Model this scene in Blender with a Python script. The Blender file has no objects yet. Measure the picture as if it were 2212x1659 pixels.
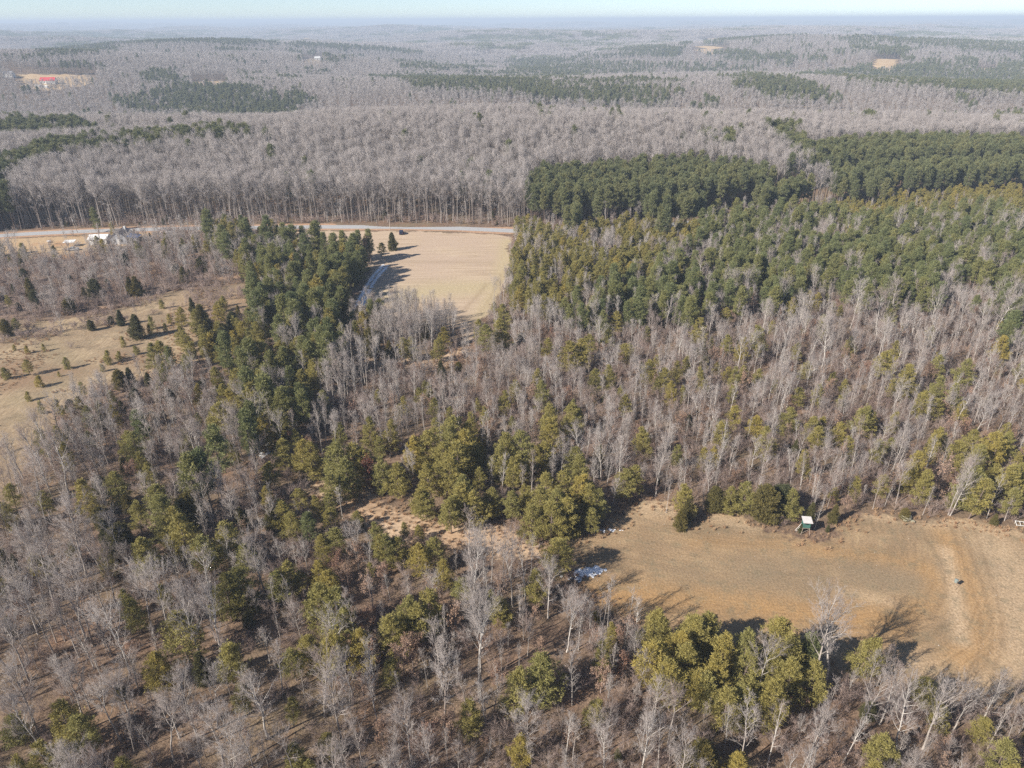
import bpy, bmesh, math, random
import numpy as np
from mathutils import Matrix, Vector

random.seed(7)
RNG = np.random.default_rng(11)
sc = bpy.context.scene
COL = sc.collection

# ------------------------------------------------------------------ camera
IW, IH, FPX = 2212.0, 1659.0, 1523.0          # reference frame used for measuring
CAM_H = 85.0
PITCH = math.atan((829.5 - 43.0) / FPX)
ROLL = math.radians(0.28)
r0 = np.array([1.0, 0, 0]); u0 = np.array([0, math.sin(PITCH), math.cos(PITCH)])
F0 = np.array([0, math.cos(PITCH), -math.sin(PITCH)])
RT = math.cos(ROLL) * r0 - math.sin(ROLL) * u0
UP = math.sin(ROLL) * r0 + math.cos(ROLL) * u0
CP = np.array([0, 0, CAM_H])
cam_d = bpy.data.cameras.new('camera'); cam = bpy.data.objects.new('camera', cam_d); COL.objects.link(cam)
cam.matrix_world = Matrix(((RT[0], UP[0], -F0[0], 0), (RT[1], UP[1], -F0[1], 0), (RT[2], UP[2], -F0[2], CAM_H), (0, 0, 0, 1)))
cam_d.sensor_width = 36.0; cam_d.lens = 36.0 * FPX / IW
cam_d.clip_start = 1.0; cam_d.clip_end = 120000.0
sc.camera = cam

# ------------------------------------------------------------------ sky, sun, exposure
SUN_EL = math.radians(33.0)
SH_AZ = math.radians(32.0)                    # shadows fall this way, counted from +X towards +Y
to_sun = Vector((-math.cos(SH_AZ) * math.cos(SUN_EL), -math.sin(SH_AZ) * math.cos(SUN_EL), math.sin(SUN_EL)))
world = bpy.data.worlds.new('World'); sc.world = world; world.use_nodes = True
wn = world.node_tree.nodes; wl = world.node_tree.links
sky = wn.new('ShaderNodeTexSky'); sky.sky_type = 'NISHITA'; sky.sun_disc = False
sky.sun_elevation = SUN_EL
sky.sun_rotation = math.atan2(to_sun.x, to_sun.y)
sky.altitude = 200.0; sky.air_density = 0.55; sky.dust_density = 0.2; sky.ozone_density = 1.0
bg = wn['Background']; bg.inputs['Strength'].default_value = 0.082
wl.new(sky.outputs['Color'], bg.inputs['Color'])
sun_d = bpy.data.lights.new('sun', 'SUN'); sun = bpy.data.objects.new('sun', sun_d); COL.objects.link(sun)
sun_d.energy = 5.0; sun_d.angle = math.radians(0.53); sun_d.color = (1.0, 0.93, 0.83)
sun.rotation_euler = to_sun.to_track_quat('Z', 'Y').to_euler(); sun.location = (-100, -80, 120)
sc.view_settings.view_transform = 'Standard'; sc.view_settings.look = 'None'
sc.view_settings.exposure = 0.82; sc.view_settings.gamma = 1.0; sc.view_settings.use_curve_mapping = False
sc.render.engine = 'CYCLES'
cy = sc.cycles
cy.max_bounces = 5; cy.diffuse_bounces = 2; cy.glossy_bounces = 1; cy.transmission_bounces = 2
cy.transparent_max_bounces = 4; cy.volume_bounces = 0
cy.use_denoising = False      # fine twigs keep their grain

# ------------------------------------------------------------------ measuring helpers
def ray(x, y):
    a = (x - IW / 2) / FPX; b = (IH / 2 - y) / FPX
    return F0 + a * RT + b * UP
def project(p):
    p = np.atleast_2d(np.asarray(p, float)) - CP
    w = p @ F0
    ww = np.where(w > 0.1, w, 0.1)
    return np.stack([IW / 2 + FPX * (p @ RT) / ww, IH / 2 - FPX * (p @ UP) / ww, w], 1)

# smooth value noise for terrain and stands
_tab = np.random.default_rng(5).random((256, 256))
def vnoise(x, y, s):
    x = np.asarray(x, float) / s; y = np.asarray(y, float) / s
    xi = np.floor(x).astype(int); yi = np.floor(y).astype(int)
    fx = x - xi; fy = y - yi
    fx = fx * fx * (3 - 2 * fx); fy = fy * fy * (3 - 2 * fy)
    g = lambda i, j: _tab[i & 255, j & 255]
    return (g(xi, yi) * (1 - fx) + g(xi + 1, yi) * fx) * (1 - fy) + (g(xi, yi + 1) * (1 - fx) + g(xi + 1, yi + 1) * fx) * fy
def sstep(a, b, x):
    t = np.clip((np.asarray(x, float) - a) / (b - a), 0, 1)
    return t * t * (3 - 2 * t)
def terrain(x, y):
    x = np.asarray(x, float); y = np.asarray(y, float)
    r = np.hypot(x, y)
    h = 13.0 * np.exp(-(x / 290) ** 2 - ((y - 475) / 115) ** 2) * sstep(328, 450, y)
    h = h - 27.0 * np.exp(-((y - 790 + 0.12 * x) / 175) ** 2) * sstep(520, 700, y)
    far = sstep(820, 1700, r)
    h = h + far * (66 * (vnoise(x + 9000, y + 4000, 900) - 0.58) + 36 * (vnoise(x, y + 700, 400) - 0.5))
    h = h + sstep(3000, 9000, r) * 62 * (vnoise(x + 500, y - 300, 2900) - 0.45)
    return h
def ground_at(x, y, z=0.0):
    """where the view ray through a pixel of the reference frame meets the ground (or z metres above it)"""
    d = ray(x, y)
    t = (z - CAM_H) / min(d[2], -1e-3)
    for _ in range(12):
        p = CP + t * d
        zt = float(terrain(p[0], p[1])) + z
        t += (zt - p[2]) / d[2] * 0.6
    p = CP + t * d
    return np.array([p[0], p[1], float(terrain(p[0], p[1]))])
def G(pts):
    return np.array([ground_at(*p)[:2] for p in pts])
def in_poly(px, py, poly):
    px = np.asarray(px, float); py = np.asarray(py, float)
    inside = np.zeros(px.shape, bool)
    n = len(poly)
    for i in range(n):
        x1, y1 = poly[i]; x2, y2 = poly[(i + 1) % n]
        c = ((y1 > py) != (y2 > py)) & (px < (x2 - x1) * (py - y1) / (y2 - y1 + 1e-12) + x1)
        inside ^= c
    return inside
def poly_dist(px, py, line, closed=False):
    """distance to a polyline and arc length of the nearest point"""
    best = np.full(np.shape(px), 1e9); al = np.zeros(np.shape(px)); acc = 0.0
    n = len(line)
    for i in range(n if closed else n - 1):
        a = np.asarray(line[i], float); b = np.asarray(line[(i + 1) % n], float)
        v = b - a; L = math.hypot(*v) + 1e-9
        t = np.clip(((px - a[0]) * v[0] + (py - a[1]) * v[1]) / (L * L), 0, 1)
        d = np.hypot(px - a[0] - t * v[0], py - a[1] - t * v[1])
        m = d < best
        best = np.where(m, d, best); al = np.where(m, acc + t * L, al); acc += L
    return best, al

# ------------------------------------------------------------------ mesh helpers
def mesh_from(name, v, tris, mats, mi=None, smooth=False):
    v = np.asarray(v, np.float32); tris = np.asarray(tris, np.int32)
    me = bpy.data.meshes.new(name)
    k = tris.shape[1]
    me.vertices.add(len(v)); me.vertices.foreach_set('co', v.ravel())
    me.loops.add(tris.size); me.loops.foreach_set('vertex_index', tris.ravel())
    me.polygons.add(len(tris))
    me.polygons.foreach_set('loop_start', np.arange(0, tris.size, k, dtype=np.int32))
    for m in mats: me.materials.append(m)
    if mi is not None: me.polygons.foreach_set('material_index', np.asarray(mi, np.int32))
    if smooth: me.polygons.foreach_set('use_smooth', np.ones(len(tris), bool))
    me.update(calc_edges=True)
    return me
class Acc:
    """collects triangles"""
    def __init__(s): s.v = []; s.f = []; s.n = 0
    def add(s, v, f):
        v = np.asarray(v, float); f = np.asarray(f, int)
        if len(f) == 0: return
        s.v.append(v); s.f.append(f + s.n); s.n += len(v)
    def tube(s, pts, rad, sides=6):
        pts = np.asarray(pts, float); n = len(pts)
        t = np.gradient(pts, axis=0); t /= np.linalg.norm(t, axis=1)[:, None] + 1e-9
        ref = np.where(np.abs(t[:, 2:3]) > 0.9, np.array([[1.0, 0, 0]]), np.array([[0, 0, 1.0]]))
        a = np.cross(t, ref); a /= np.linalg.norm(a, axis=1)[:, None] + 1e-9
        b = np.cross(t, a)
        ang = np.arange(sides) * 2 * math.pi / sides
        V = pts[:, None, :] + np.asarray(rad)[:, None, None] * (np.cos(ang)[None, :, None] * a[:, None, :] + np.sin(ang)[None, :, None] * b[:, None, :])
        F = []
        for i in range(n - 1):
            for j in range(sides):
                k = (j + 1) % sides
                q = (i * sides + j, i * sides + k, (i + 1) * sides + k, (i + 1) * sides + j)
                F += [(q[0], q[1], q[2]), (q[0], q[2], q[3])]
        s.add(V.reshape(-1, 3), F)
    def prisms(s, A, B, ra, rb):
        """3-sided tapered sticks, arrays of start and end"""
        m = len(A)
        if m == 0: return
        d = B - A; d = d / (np.linalg.norm(d, axis=1)[:, None] + 1e-9)
        ref = np.where(np.abs(d[:, 2:3]) > 0.9, np.array([[1.0, 0, 0]]), np.array([[0, 0, 1.0]]))
        a = np.cross(d, ref); a /= np.linalg.norm(a, axis=1)[:, None] + 1e-9
        b = np.cross(d, a)
        V = []
        for P, r in ((A, ra), (B, rb)):
            for j in range(3):
                w = j * 2 * math.pi / 3
                V.append(P + r[:, None] * (math.cos(w) * a + math.sin(w) * b))
        V = np.stack(V, 1).reshape(-1, 3)
        base = np.arange(m)[:, None] * 6
        F = []
        for j in range(3):
            k = (j + 1) % 3
            F.append(base + np.array([[j, k, 3 + k]])); F.append(base + np.array([[j, 3 + k, 3 + j]]))
        s.add(V, np.concatenate(F))
    def spikes(s, A, B, ra):
        """3-sided sticks that run to a point"""
        m = len(A)
        if m == 0: return
        d = B - A; d = d / (np.linalg.norm(d, axis=1)[:, None] + 1e-9)
        ref = np.where(np.abs(d[:, 2:3]) > 0.9, np.array([[1.0, 0, 0]]), np.array([[0, 0, 1.0]]))
        a = np.cross(d, ref); a /= np.linalg.norm(a, axis=1)[:, None] + 1e-9
        b = np.cross(d, a)
        V = [A + ra[:, None] * (math.cos(w) * a + math.sin(w) * b) for w in (0, 2.0944, 4.18879)] + [B]
        V = np.stack(V, 1).reshape(-1, 3)
        base = np.arange(m)[:, None] * 4
        s.add(V, np.concatenate([base + np.array([[j, (j + 1) % 3, 3]]) for j in range(3)]))
    def blades(s, P, D, L, W, rng):
        """leaf blades: one slim triangle pair each, from P along D"""
        m = len(P)
        if m == 0: return
        D = D / (np.linalg.norm(D, axis=1)[:, None] + 1e-9)
        side = np.cross(D, rng.normal(size=(m, 3))); side /= np.linalg.norm(side, axis=1)[:, None] + 1e-9
        mid = P + D * (L * 0.55)[:, None]
        V = np.stack([P, mid + side * W[:, None] * 0.5, P + D * L[:, None], mid - side * W[:, None] * 0.5], 1).reshape(-1, 3)
        base = np.arange(m)[:, None] * 4
        s.add(V, np.concatenate([base + np.array([[0, 1, 2]]), base + np.array([[0, 2, 3]])]))
    def arrays(s):
        if not s.v: return np.zeros((0, 3)), np.zeros((0, 3), int)
        return np.concatenate(s.v), np.concatenate(s.f)
    def mesh(s, name, mat, smooth=False):
        v, f = s.arrays(); return mesh_from(name, v, f, [mat], smooth=smooth)

def link(name, data, parent=None, loc=None, rz=0.0, scale=None):
    o = bpy.data.objects.new(name, data); COL.objects.link(o)
    if parent is not None: o.parent = parent
    if loc is not None: o.location = loc
    if rz: o.rotation_euler = (0, 0, rz)
    if scale is not None: o.scale = (scale, scale, scale)
    return o
def tag(o, label=None, cat=None, group=None, kind=None):
    if label: o['label'] = label
    if cat: o['category'] = cat
    if group: o['group'] = group
    if kind: o['kind'] = kind
    return o

# ------------------------------------------------------------------ materials
def new_mat(name):
    m = bpy.data.materials.new(name); m.use_nodes = True
    nt = m.node_tree; b = nt.nodes['Principled BSDF']
    b.inputs['Roughness'].default_value = 0.9
    b.inputs['Specular IOR Level'].default_value = 0.15
    return m, nt, b
def ramp(nt, src, stops):
    r = nt.nodes.new('ShaderNodeValToRGB'); e = r.color_ramp.elements
    while len(e) < len(stops): e.new(0.5)
    for k, (p, c) in enumerate(stops): e[k].position = p; e[k].color = (*c, 1)
    nt.links.new(src, r.inputs[0]); return r.outputs[0]
def noise(nt, scale, detail=3.0, vec=None, rough=0.55):
    n = nt.nodes.new('ShaderNodeTexNoise'); n.inputs['Scale'].default_value = scale
    n.inputs['Detail'].default_value = detail; n.inputs['Roughness'].default_value = rough
    if vec is not None: nt.links.new(vec, n.inputs['Vector'])
    return n.outputs['Fac']
def mix(nt, fac, a, b, mode='MIX'):
    m = nt.nodes.new('ShaderNodeMix'); m.data_type = 'RGBA'; m.blend_type = mode
    for val, i in ((fac, 0), (a, 6), (b, 7)):
        if hasattr(val, 'is_output'): nt.links.new(val, m.inputs[i])
        elif i == 0: m.inputs[0].default_value = val
        else: m.inputs[i].default_value = (*val, 1)
    return m.outputs[2]
def mth(nt, op, a, b=None, clamp=False):
    m = nt.nodes.new('ShaderNodeMath'); m.operation = op; m.use_clamp = clamp
    for i, val in enumerate((a, b)):
        if val is None: continue
        if hasattr(val, 'is_output'): nt.links.new(val, m.inputs[i])
        else: m.inputs[i].default_value = val
    return m.outputs[0]
def attr(nt, name):
    a = nt.nodes.new('ShaderNodeAttribute'); a.attribute_name = name; return a.outputs['Fac']
def position(nt):
    return nt.nodes.new('ShaderNodeNewGeometry').outputs['Position']
def scaled(nt, vec, s):
    m = nt.nodes.new('ShaderNodeMapping'); m.inputs['Scale'].default_value = s
    nt.links.new(vec, m.inputs['Vector']); return m.outputs[0]
def bump(nt, b, h, strength, dist):
    n = nt.nodes.new('ShaderNodeBump'); n.inputs['Strength'].default_value = strength; n.inputs['Distance'].default_value = dist
    nt.links.new(h, n.inputs['Height']); nt.links.new(n.outputs[0], b.inputs['Normal'])
def rand_mat(name, stops, nscale=0.0, nmix=None, transl=0.0, rough=0.85, spec=0.15):
    """colour picked per tree from a ramp, with patchy variation over the tree"""
    m, nt, b = new_mat(name)
    oi = nt.nodes.new('ShaderNodeObjectInfo')
    c = ramp(nt, oi.outputs['Random'], stops)
    if nmix is not None:
        tc = nt.nodes.new('ShaderNodeTexCoord')
        f = noise(nt, nscale, 2.0, tc.outputs['Object'])
        f = ramp(nt, f, [(0.35, (0, 0, 0)), (0.65, (1, 1, 1))])
        c = mix(nt, mth(nt, 'MULTIPLY', f, nmix[1]), c, nmix[0])
    nt.links.new(c, b.inputs['Base Color'])
    b.inputs['Roughness'].default_value = rough; b.inputs['Specular IOR Level'].default_value = spec
    if transl > 0:
        t = nt.nodes.new('ShaderNodeBsdfTranslucent'); nt.links.new(c, t.inputs['Color'])
        mx = nt.nodes.new('ShaderNodeMixShader'); mx.inputs[0].default_value = transl
        nt.links.new(b.outputs[0], mx.inputs[1]); nt.links.new(t.outputs[0], mx.inputs[2])
        nt.links.new(mx.outputs[0], nt.nodes['Material Output'].inputs['Surface'])
    return m
def plain(name, col, rough=0.6, spec=0.3, metal=0.0, var=0.12, vs=1.5):
    m, nt, b = new_mat(name)
    tc = nt.nodes.new('ShaderNodeTexCoord')
    f = noise(nt, vs, 3.0, tc.outputs['Object'])
    c = ramp(nt, f, [(0.3, tuple(x * (1 - var) for x in col)), (0.7, tuple(min(1, x * (1 + var)) for x in col))])
    nt.links.new(c, b.inputs['Base Color'])
    b.inputs['Roughness'].default_value = rough; b.inputs['Specular IOR Level'].default_value = spec; b.inputs['Metallic'].default_value = metal
    return m

# ------------------------------------------------------------------ ground materials
def litter_color(nt, pos):
    f1 = noise(nt, 0.9, 5.0, pos, 0.65)
    c = ramp(nt, f1, [(0.30, (0.085, 0.058, 0.042)), (0.48, (0.165, 0.110, 0.077)), (0.62, (0.24, 0.165, 0.115)), (0.75, (0.30, 0.22, 0.158))])
    f2 = noise(nt, 0.055, 3.0, pos)
    c = mix(nt, ramp(nt, f2, [(0.42, (0, 0, 0)), (0.62, (1, 1, 1))]), c, (0.195, 0.145, 0.095))
    f3 = noise(nt, 0.16, 2.0, scaled(nt, pos, (1.3, 0.8, 1)))
    c = mix(nt, mth(nt, 'MULTIPLY', ramp(nt, f3, [(0.55, (0, 0, 0)), (0.72, (1, 1, 1))]), 0.45), c, (0.27, 0.155, 0.095))
    return c
M = {}
m, nt, b = new_mat('leaf_litter_ground'); M['ground'] = m
pos = position(nt)
lit = litter_color(nt, pos)
vl = nt.nodes.new('ShaderNodeVectorMath'); vl.operation = 'LENGTH'; nt.links.new(pos, vl.inputs[0])
farf = ramp(nt, mth(nt, 'DIVIDE', vl.outputs['Value'], 12000.0), [(0.10, (0, 0, 0)), (0.30, (1, 1, 1))])
fz = noise(nt, 0.0011, 5.0, scaled(nt, pos, (1.0, 0.55, 1)), 0.6)
wood = ramp(nt, fz, [(0.40, (0.055, 0.062, 0.045)), (0.47, (0.15, 0.125, 0.115)), (0.64, (0.19, 0.155, 0.14)), (0.68, (0.34, 0.25, 0.17))])
nt.links.new(mix(nt, farf, lit, wood), b.inputs['Base Color'])
bump(nt, b, noise(nt, 3.0, 4.0, pos), 0.7, 0.25)

def field_mat(name, build):
    m, nt, b = new_mat(name)
    pos = position(nt)
    c, h = build(nt, pos)
    # ragged edge: grass gives way to litter in clumps near the border
    e = attr(nt, 'edge')
    n = noise(nt, 0.45, 4.0, pos, 0.6)
    f = mth(nt, 'ADD', mth(nt, 'MULTIPLY', e, 0.30), mth(nt, 'MULTIPLY', mth(nt, 'SUBTRACT', n, 0.5), 2.4))
    f = ramp(nt, f, [(0.10, (0, 0, 0)), (0.55, (1, 1, 1))])
    nt.links.new(mix(nt, f, litter_color(nt, pos), c), b.inputs['Base Color'])
    bump(nt, b, h, 0.6, 0.18)
    return m
def _ochre(nt, pos):
    cv = nt.nodes.new('ShaderNodeCombineXYZ')
    nt.links.new(attr(nt, 'lane'), cv.inputs[0]); nt.links.new(attr(nt, 'along'), cv.inputs[1])
    wob = noise(nt, 0.11, 4.0, pos, 0.65)
    st = mth(nt, 'ADD', mth(nt, 'MULTIPLY', noise(nt, 1.0, 4.0, scaled(nt, cv.outputs[0], (0.70, 0.05, 1)), 0.7), 0.42), mth(nt, 'MULTIPLY', wob, 0.58))
    st2 = noise(nt, 1.0, 3.0, scaled(nt, cv.outputs[0], (2.2, 0.05, 1)), 0.6)
    fine = noise(nt, 2.6, 4.0, pos, 0.7)
    big = noise(nt, 0.05, 3.0, pos)
    c = ramp(nt, st, [(0.36, (0.20, 0.145, 0.088)), (0.5, (0.29, 0.20, 0.118)), (0.64, (0.37, 0.265, 0.155))])
    o = mth(nt, 'MULTIPLY', attr(nt, 'ochre'), mth(nt, 'ADD', 0.25, mth(nt, 'MULTIPLY', st, 1.15)), True)
    c = mix(nt, o, c, ramp(nt, st2, [(0.3, (0.31, 0.18, 0.078)), (0.7, (0.43, 0.265, 0.12))]))
    c = mix(nt, mth(nt, 'MULTIPLY', attr(nt, 'green'), ramp(nt, big, [(0.4, (0, 0, 0)), (0.6, (1, 1, 1))]), True), c, (0.24, 0.18, 0.115))
    s = mth(nt, 'MULTIPLY', attr(nt, 'straw'), mth(nt, 'ADD', mth(nt, 'MULTIPLY', ramp(nt, fine, [(0.34, (0, 0, 0)), (0.66, (1, 1, 1))]), 0.45), ramp(nt, st2, [(0.34, (0.2, 0.2, 0.2)), (0.66, (0.5, 0.5, 0.5))])), True)
    c = mix(nt, s, c, (0.53, 0.40, 0.265))
    c = mix(nt, mth(nt, 'MULTIPLY', ramp(nt, st2, [(0.56, (0, 0, 0)), (0.7, (1, 1, 1))]), 0.22), c, (0.17, 0.13, 0.09))
    mot = noise(nt, 0.35, 5.0, pos, 0.7)
    c = mix(nt, ramp(nt, mot, [(0.50, (0, 0, 0)), (0.66, (0.6, 0.6, 0.6))]), c, (0.20, 0.165, 0.105))
    c = mix(nt, 0.6, c, ramp(nt, fine, [(0.3, (0.26, 0.26, 0.26)), (0.7, (0.78, 0.78, 0.78))]), 'OVERLAY')
    c = mix(nt, mth(nt, 'MULTIPLY', attr(nt, 'track'), ramp(nt, mot, [(0.36, (0.3, 0.3, 0.3)), (0.55, (0.85, 0.85, 0.85))]), True), c, (0.17, 0.115, 0.068))
    return c, fine
M['ochre'] = field_mat('ochre_plot_soil', _ochre)
def _hay(nt, pos):
    fine = noise(nt, 1.7, 5.0, scaled(nt, pos, (0.7, 1.6, 1)), 0.7)
    rows = noise(nt, 0.5, 3.0, scaled(nt, pos, (0.10, 1.5, 1)), 0.6)
    big = noise(nt, 0.045, 3.0, pos)
    c = ramp(nt, rows, [(0.3, (0.34, 0.255, 0.175)), (0.5, (0.45, 0.345, 0.245)), (0.7, (0.53, 0.42, 0.305))])
    c = mix(nt, ramp(nt, big, [(0.42, (0, 0, 0)), (0.6, (0.8, 0.8, 0.8))]), c, (0.44, 0.335, 0.25))
    c = mix(nt, attr(nt, 'straw'), c, ramp(nt, fine, [(0.3, (0.33, 0.265, 0.15)), (0.7, (0.52, 0.43, 0.27))]))
    c = mix(nt, mth(nt, 'MULTIPLY', attr(nt, 'ochre'), ramp(nt, rows, [(0.35, (0.4, 0.4, 0.4)), (0.6, (1, 1, 1))])), c, (0.24, 0.17, 0.10))
    c = mix(nt, 0.4, c, ramp(nt, fine, [(0.3, (0.28, 0.28, 0.28)), (0.7, (0.75, 0.75, 0.75))]), 'OVERLAY')
    return c, fine
M['hay'] = field_mat('cut_hay_grass', _hay)
def _pasture(nt, pos):
    sw = nt.nodes.new('ShaderNodeMapping'); sw.inputs['Rotation'].default_value = (0, 0, math.radians(-28)); sw.inputs['Scale'].default_value = (1.4, 0.35, 1)
    nt.links.new(pos, sw.inputs['Vector'])
    st = noise(nt, 0.9, 4.0, sw.outputs[0], 0.65)
    fine = noise(nt, 1.9, 5.0, pos, 0.7)
    big = noise(nt, 0.06, 4.0, pos)
    c = ramp(nt, st, [(0.3, (0.24, 0.172, 0.108)), (0.5, (0.345, 0.258, 0.162)), (0.7, (0.44, 0.34, 0.22))])
    c = mix(nt, ramp(nt, big, [(0.42, (0, 0, 0)), (0.56, (0.85, 0.85, 0.85))]), c, ramp(nt, fine, [(0.3, (0.20, 0.135, 0.085)), (0.7, (0.28, 0.21, 0.135))]))
    c = mix(nt, mth(nt, 'MULTIPLY', attr(nt, 'green'), ramp(nt, fine, [(0.35, (0.2, 0.2, 0.2)), (0.6, (1, 1, 1))])), c, (0.245, 0.205, 0.12))
    c = mix(nt, mth(nt, 'MULTIPLY', attr(nt, 'straw'), ramp(nt, fine, [(0.35, (0.2, 0.2, 0.2)), (0.6, (1, 1, 1))])), c, (0.25, 0.155, 0.095))
    c = mix(nt, ramp(nt, noise(nt, 0.22, 5.0, pos, 0.7), [(0.50, (0, 0, 0)), (0.62, (0.75, 0.75, 0.75))]), c, ramp(nt, fine, [(0.3, (0.17, 0.13, 0.085)), (0.7, (0.27, 0.21, 0.135))]))
    c = mix(nt, 0.6, c, ramp(nt, fine, [(0.3, (0.28, 0.28, 0.28)), (0.7, (0.75, 0.75, 0.75))]), 'OVERLAY')
    return c, st
M['pasture'] = field_mat('dry_pasture_grass', _pasture)
def _sedge(nt, pos):
    fine = noise(nt, 1.6, 5.0, pos, 0.7)
    big = noise(nt, 0.12, 3.0, pos)
    c = ramp(nt, fine, [(0.3, (0.36, 0.25, 0.16)), (0.5, (0.50, 0.365, 0.245)), (0.7, (0.60, 0.46, 0.325))])
    c = mix(nt, ramp(nt, big, [(0.45, (0, 0, 0)), (0.62, (0.8, 0.8, 0.8))]), c, (0.42, 0.285, 0.18))
    c = mix(nt, attr(nt, 'straw'), c, (0.235, 0.155, 0.095))
    return c, fine
M['sedge'] = field_mat('broomsedge_clearing', _sedge)
def _brush(nt, pos):
    fine = noise(nt, 1.1, 5.0, pos, 0.7)
    big = noise(nt, 0.09, 3.0, pos)
    c = ramp(nt, fine, [(0.3, (0.13, 0.092, 0.070)), (0.5, (0.20, 0.145, 0.11)), (0.7, (0.27, 0.20, 0.15))])
    c = mix(nt, ramp(nt, big, [(0.55, (0, 0, 0)), (0.66, (0.8, 0.8, 0.8))]), c, (0.36, 0.235, 0.15))
    return c, fine
M['brush'] = field_mat('brushy_fallow_ground', _brush)
def _yard(nt, pos):
    fine = noise(nt, 1.2, 5.0, pos, 0.7)
    big = noise(nt, 0.07, 3.0, pos)
    c = ramp(nt, fine, [(0.3, (0.36, 0.25, 0.145)), (0.7, (0.52, 0.38, 0.235))])
    c = mix(nt, ramp(nt, big, [(0.5, (0, 0, 0)), (0.6, (0.8, 0.8, 0.8))]), c, (0.40, 0.235, 0.13))
    return c, fine
M['yard'] = field_mat('yard_grass', _yard)
def _farfield(nt, pos):
    fine = noise(nt, 0.05, 3.0, pos, 0.7)
    c = ramp(nt, fine, [(0.3, (0.42, 0.28, 0.15)), (0.7, (0.55, 0.41, 0.25))])
    return c, fine
M['farfield'] = field_mat('far_field_grass', _farfield)
m, nt, b = new_mat('asphalt'); M['road'] = m
pos = position(nt)
nt.links.new(ramp(nt, noise(nt, 0.7, 5.0, pos, 0.7), [(0.3, (0.33, 0.335, 0.345)), (0.7, (0.40, 0.40, 0.405))]), b.inputs['Base Color'])
m, nt, b = new_mat('dirt_shoulder'); M['shoulder'] = m
pos = position(nt)
nt.links.new(ramp(nt, noise(nt, 0.8, 5.0, pos, 0.7), [(0.3, (0.30, 0.17, 0.10)), (0.5, (0.40, 0.25, 0.16)), (0.7, (0.50, 0.36, 0.24))]), b.inputs['Base Color'])
m, nt, b = new_mat('old_snow'); M['snow'] = m
b.inputs['Roughness'].default_value = 0.6
nt.links.new(ramp(nt, noise(nt, 2.0, 4.0, position(nt)), [(0.3, (0.80, 0.81, 0.83)), (0.7, (0.92, 0.92, 0.93))]), b.inputs['Base Color'])

# ------------------------------------------------------------------ tree materials
M['bark_pale'] = rand_mat('bark_pale', [(0.0, (0.32, 0.28, 0.25)), (0.3, (0.42, 0.385, 0.35)), (0.6, (0.58, 0.545, 0.50)), (0.8, (0.40, 0.36, 0.325)), (1.0, (0.24, 0.20, 0.175))], 1.1, ((0.25, 0.21, 0.185), 0.55))
M['twig_pale'] = rand_mat('twig_pale', [(0.0, (0.34, 0.295, 0.275)), (0.4, (0.435, 0.385, 0.358)), (0.75, (0.515, 0.465, 0.43)), (0.9, (0.38, 0.30, 0.265)), (1.0, (0.31, 0.245, 0.22))], 0.7, ((0.33, 0.285, 0.265), 0.5), 0.15)
M['bark_forest'] = rand_mat('bark_forest', [(0.0, (0.22, 0.185, 0.16)), (0.5, (0.30, 0.26, 0.23)), (0.85, (0.38, 0.34, 0.305)), (1.0, (0.50, 0.46, 0.42))], 0.5, ((0.19, 0.155, 0.135), 0.6))
M['twig_forest'] = rand_mat('twig_forest', [(0.0, (0.38, 0.345, 0.33)), (0.5, (0.43, 0.39, 0.372)), (1.0, (0.48, 0.44, 0.42))], 0.4, ((0.36, 0.315, 0.30), 0.4), 0.15)
M['bark_brush'] = rand_mat('bark_brush', [(0.0, (0.293, 0.218, 0.191)), (0.5, (0.378, 0.301, 0.267)), (1.0, (0.451, 0.366, 0.319))], 1.2, ((0.268, 0.177, 0.145), 0.5), 0.15)
M['bark_pine'] = rand_mat('bark_pine', [(0.0, (0.17, 0.125, 0.10)), (1.0, (0.25, 0.195, 0.165))], 1.4, ((0.13, 0.10, 0.085), 0.6))
M['needle_olive'] = rand_mat('needle_olive', [(0.0, (0.308, 0.272, 0.088)), (0.35, (0.373, 0.311, 0.095)), (0.7, (0.282, 0.266, 0.094)), (0.9, (0.439, 0.340, 0.086)), (1.0, (0.235, 0.229, 0.086))], 0.9, ((0.217, 0.198, 0.073), 0.5), 0.25, 0.6, 0.25)
M['needle_dark'] = rand_mat('needle_dark', [(0.0, (0.181, 0.202, 0.085)), (0.4, (0.231, 0.239, 0.097)), (0.8, (0.287, 0.268, 0.095)), (1.0, (0.168, 0.197, 0.089))], 0.8, ((0.147, 0.165, 0.072), 0.5), 0.25, 0.6, 0.25)
M['needle_tall'] = rand_mat('needle_tall', [(0.0, (0.164, 0.180, 0.086)), (0.5, (0.209, 0.217, 0.096)), (1.0, (0.257, 0.244, 0.101))], 0.6, ((0.135, 0.150, 0.076), 0.5), 0.25, 0.6, 0.25)
M['needle_cedar'] = rand_mat('needle_cedar', [(0.0, (0.095, 0.098, 0.045)), (0.4, (0.140, 0.125, 0.044)), (0.75, (0.205, 0.160, 0.045)), (1.0, (0.085, 0.095, 0.050))], 1.2, ((0.10, 0.094, 0.042), 0.5), 0.2, 0.7, 0.2)
M['leaf_brown'] = rand_mat('leaf_brown', [(0.0, (0.33, 0.215, 0.15)), (0.5, (0.42, 0.29, 0.21)), (0.85, (0.38, 0.235, 0.17)), (1.0, (0.30, 0.165, 0.115))], 1.5, ((0.29, 0.19, 0.135), 0.5), 0.25)
M['leaf_red'] = rand_mat('leaf_red', [(0.0, (0.17, 0.06, 0.04)), (1.0, (0.17, 0.06, 0.04))], 1.5, ((0.13, 0.06, 0.04), 0.5), 0.25)
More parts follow.
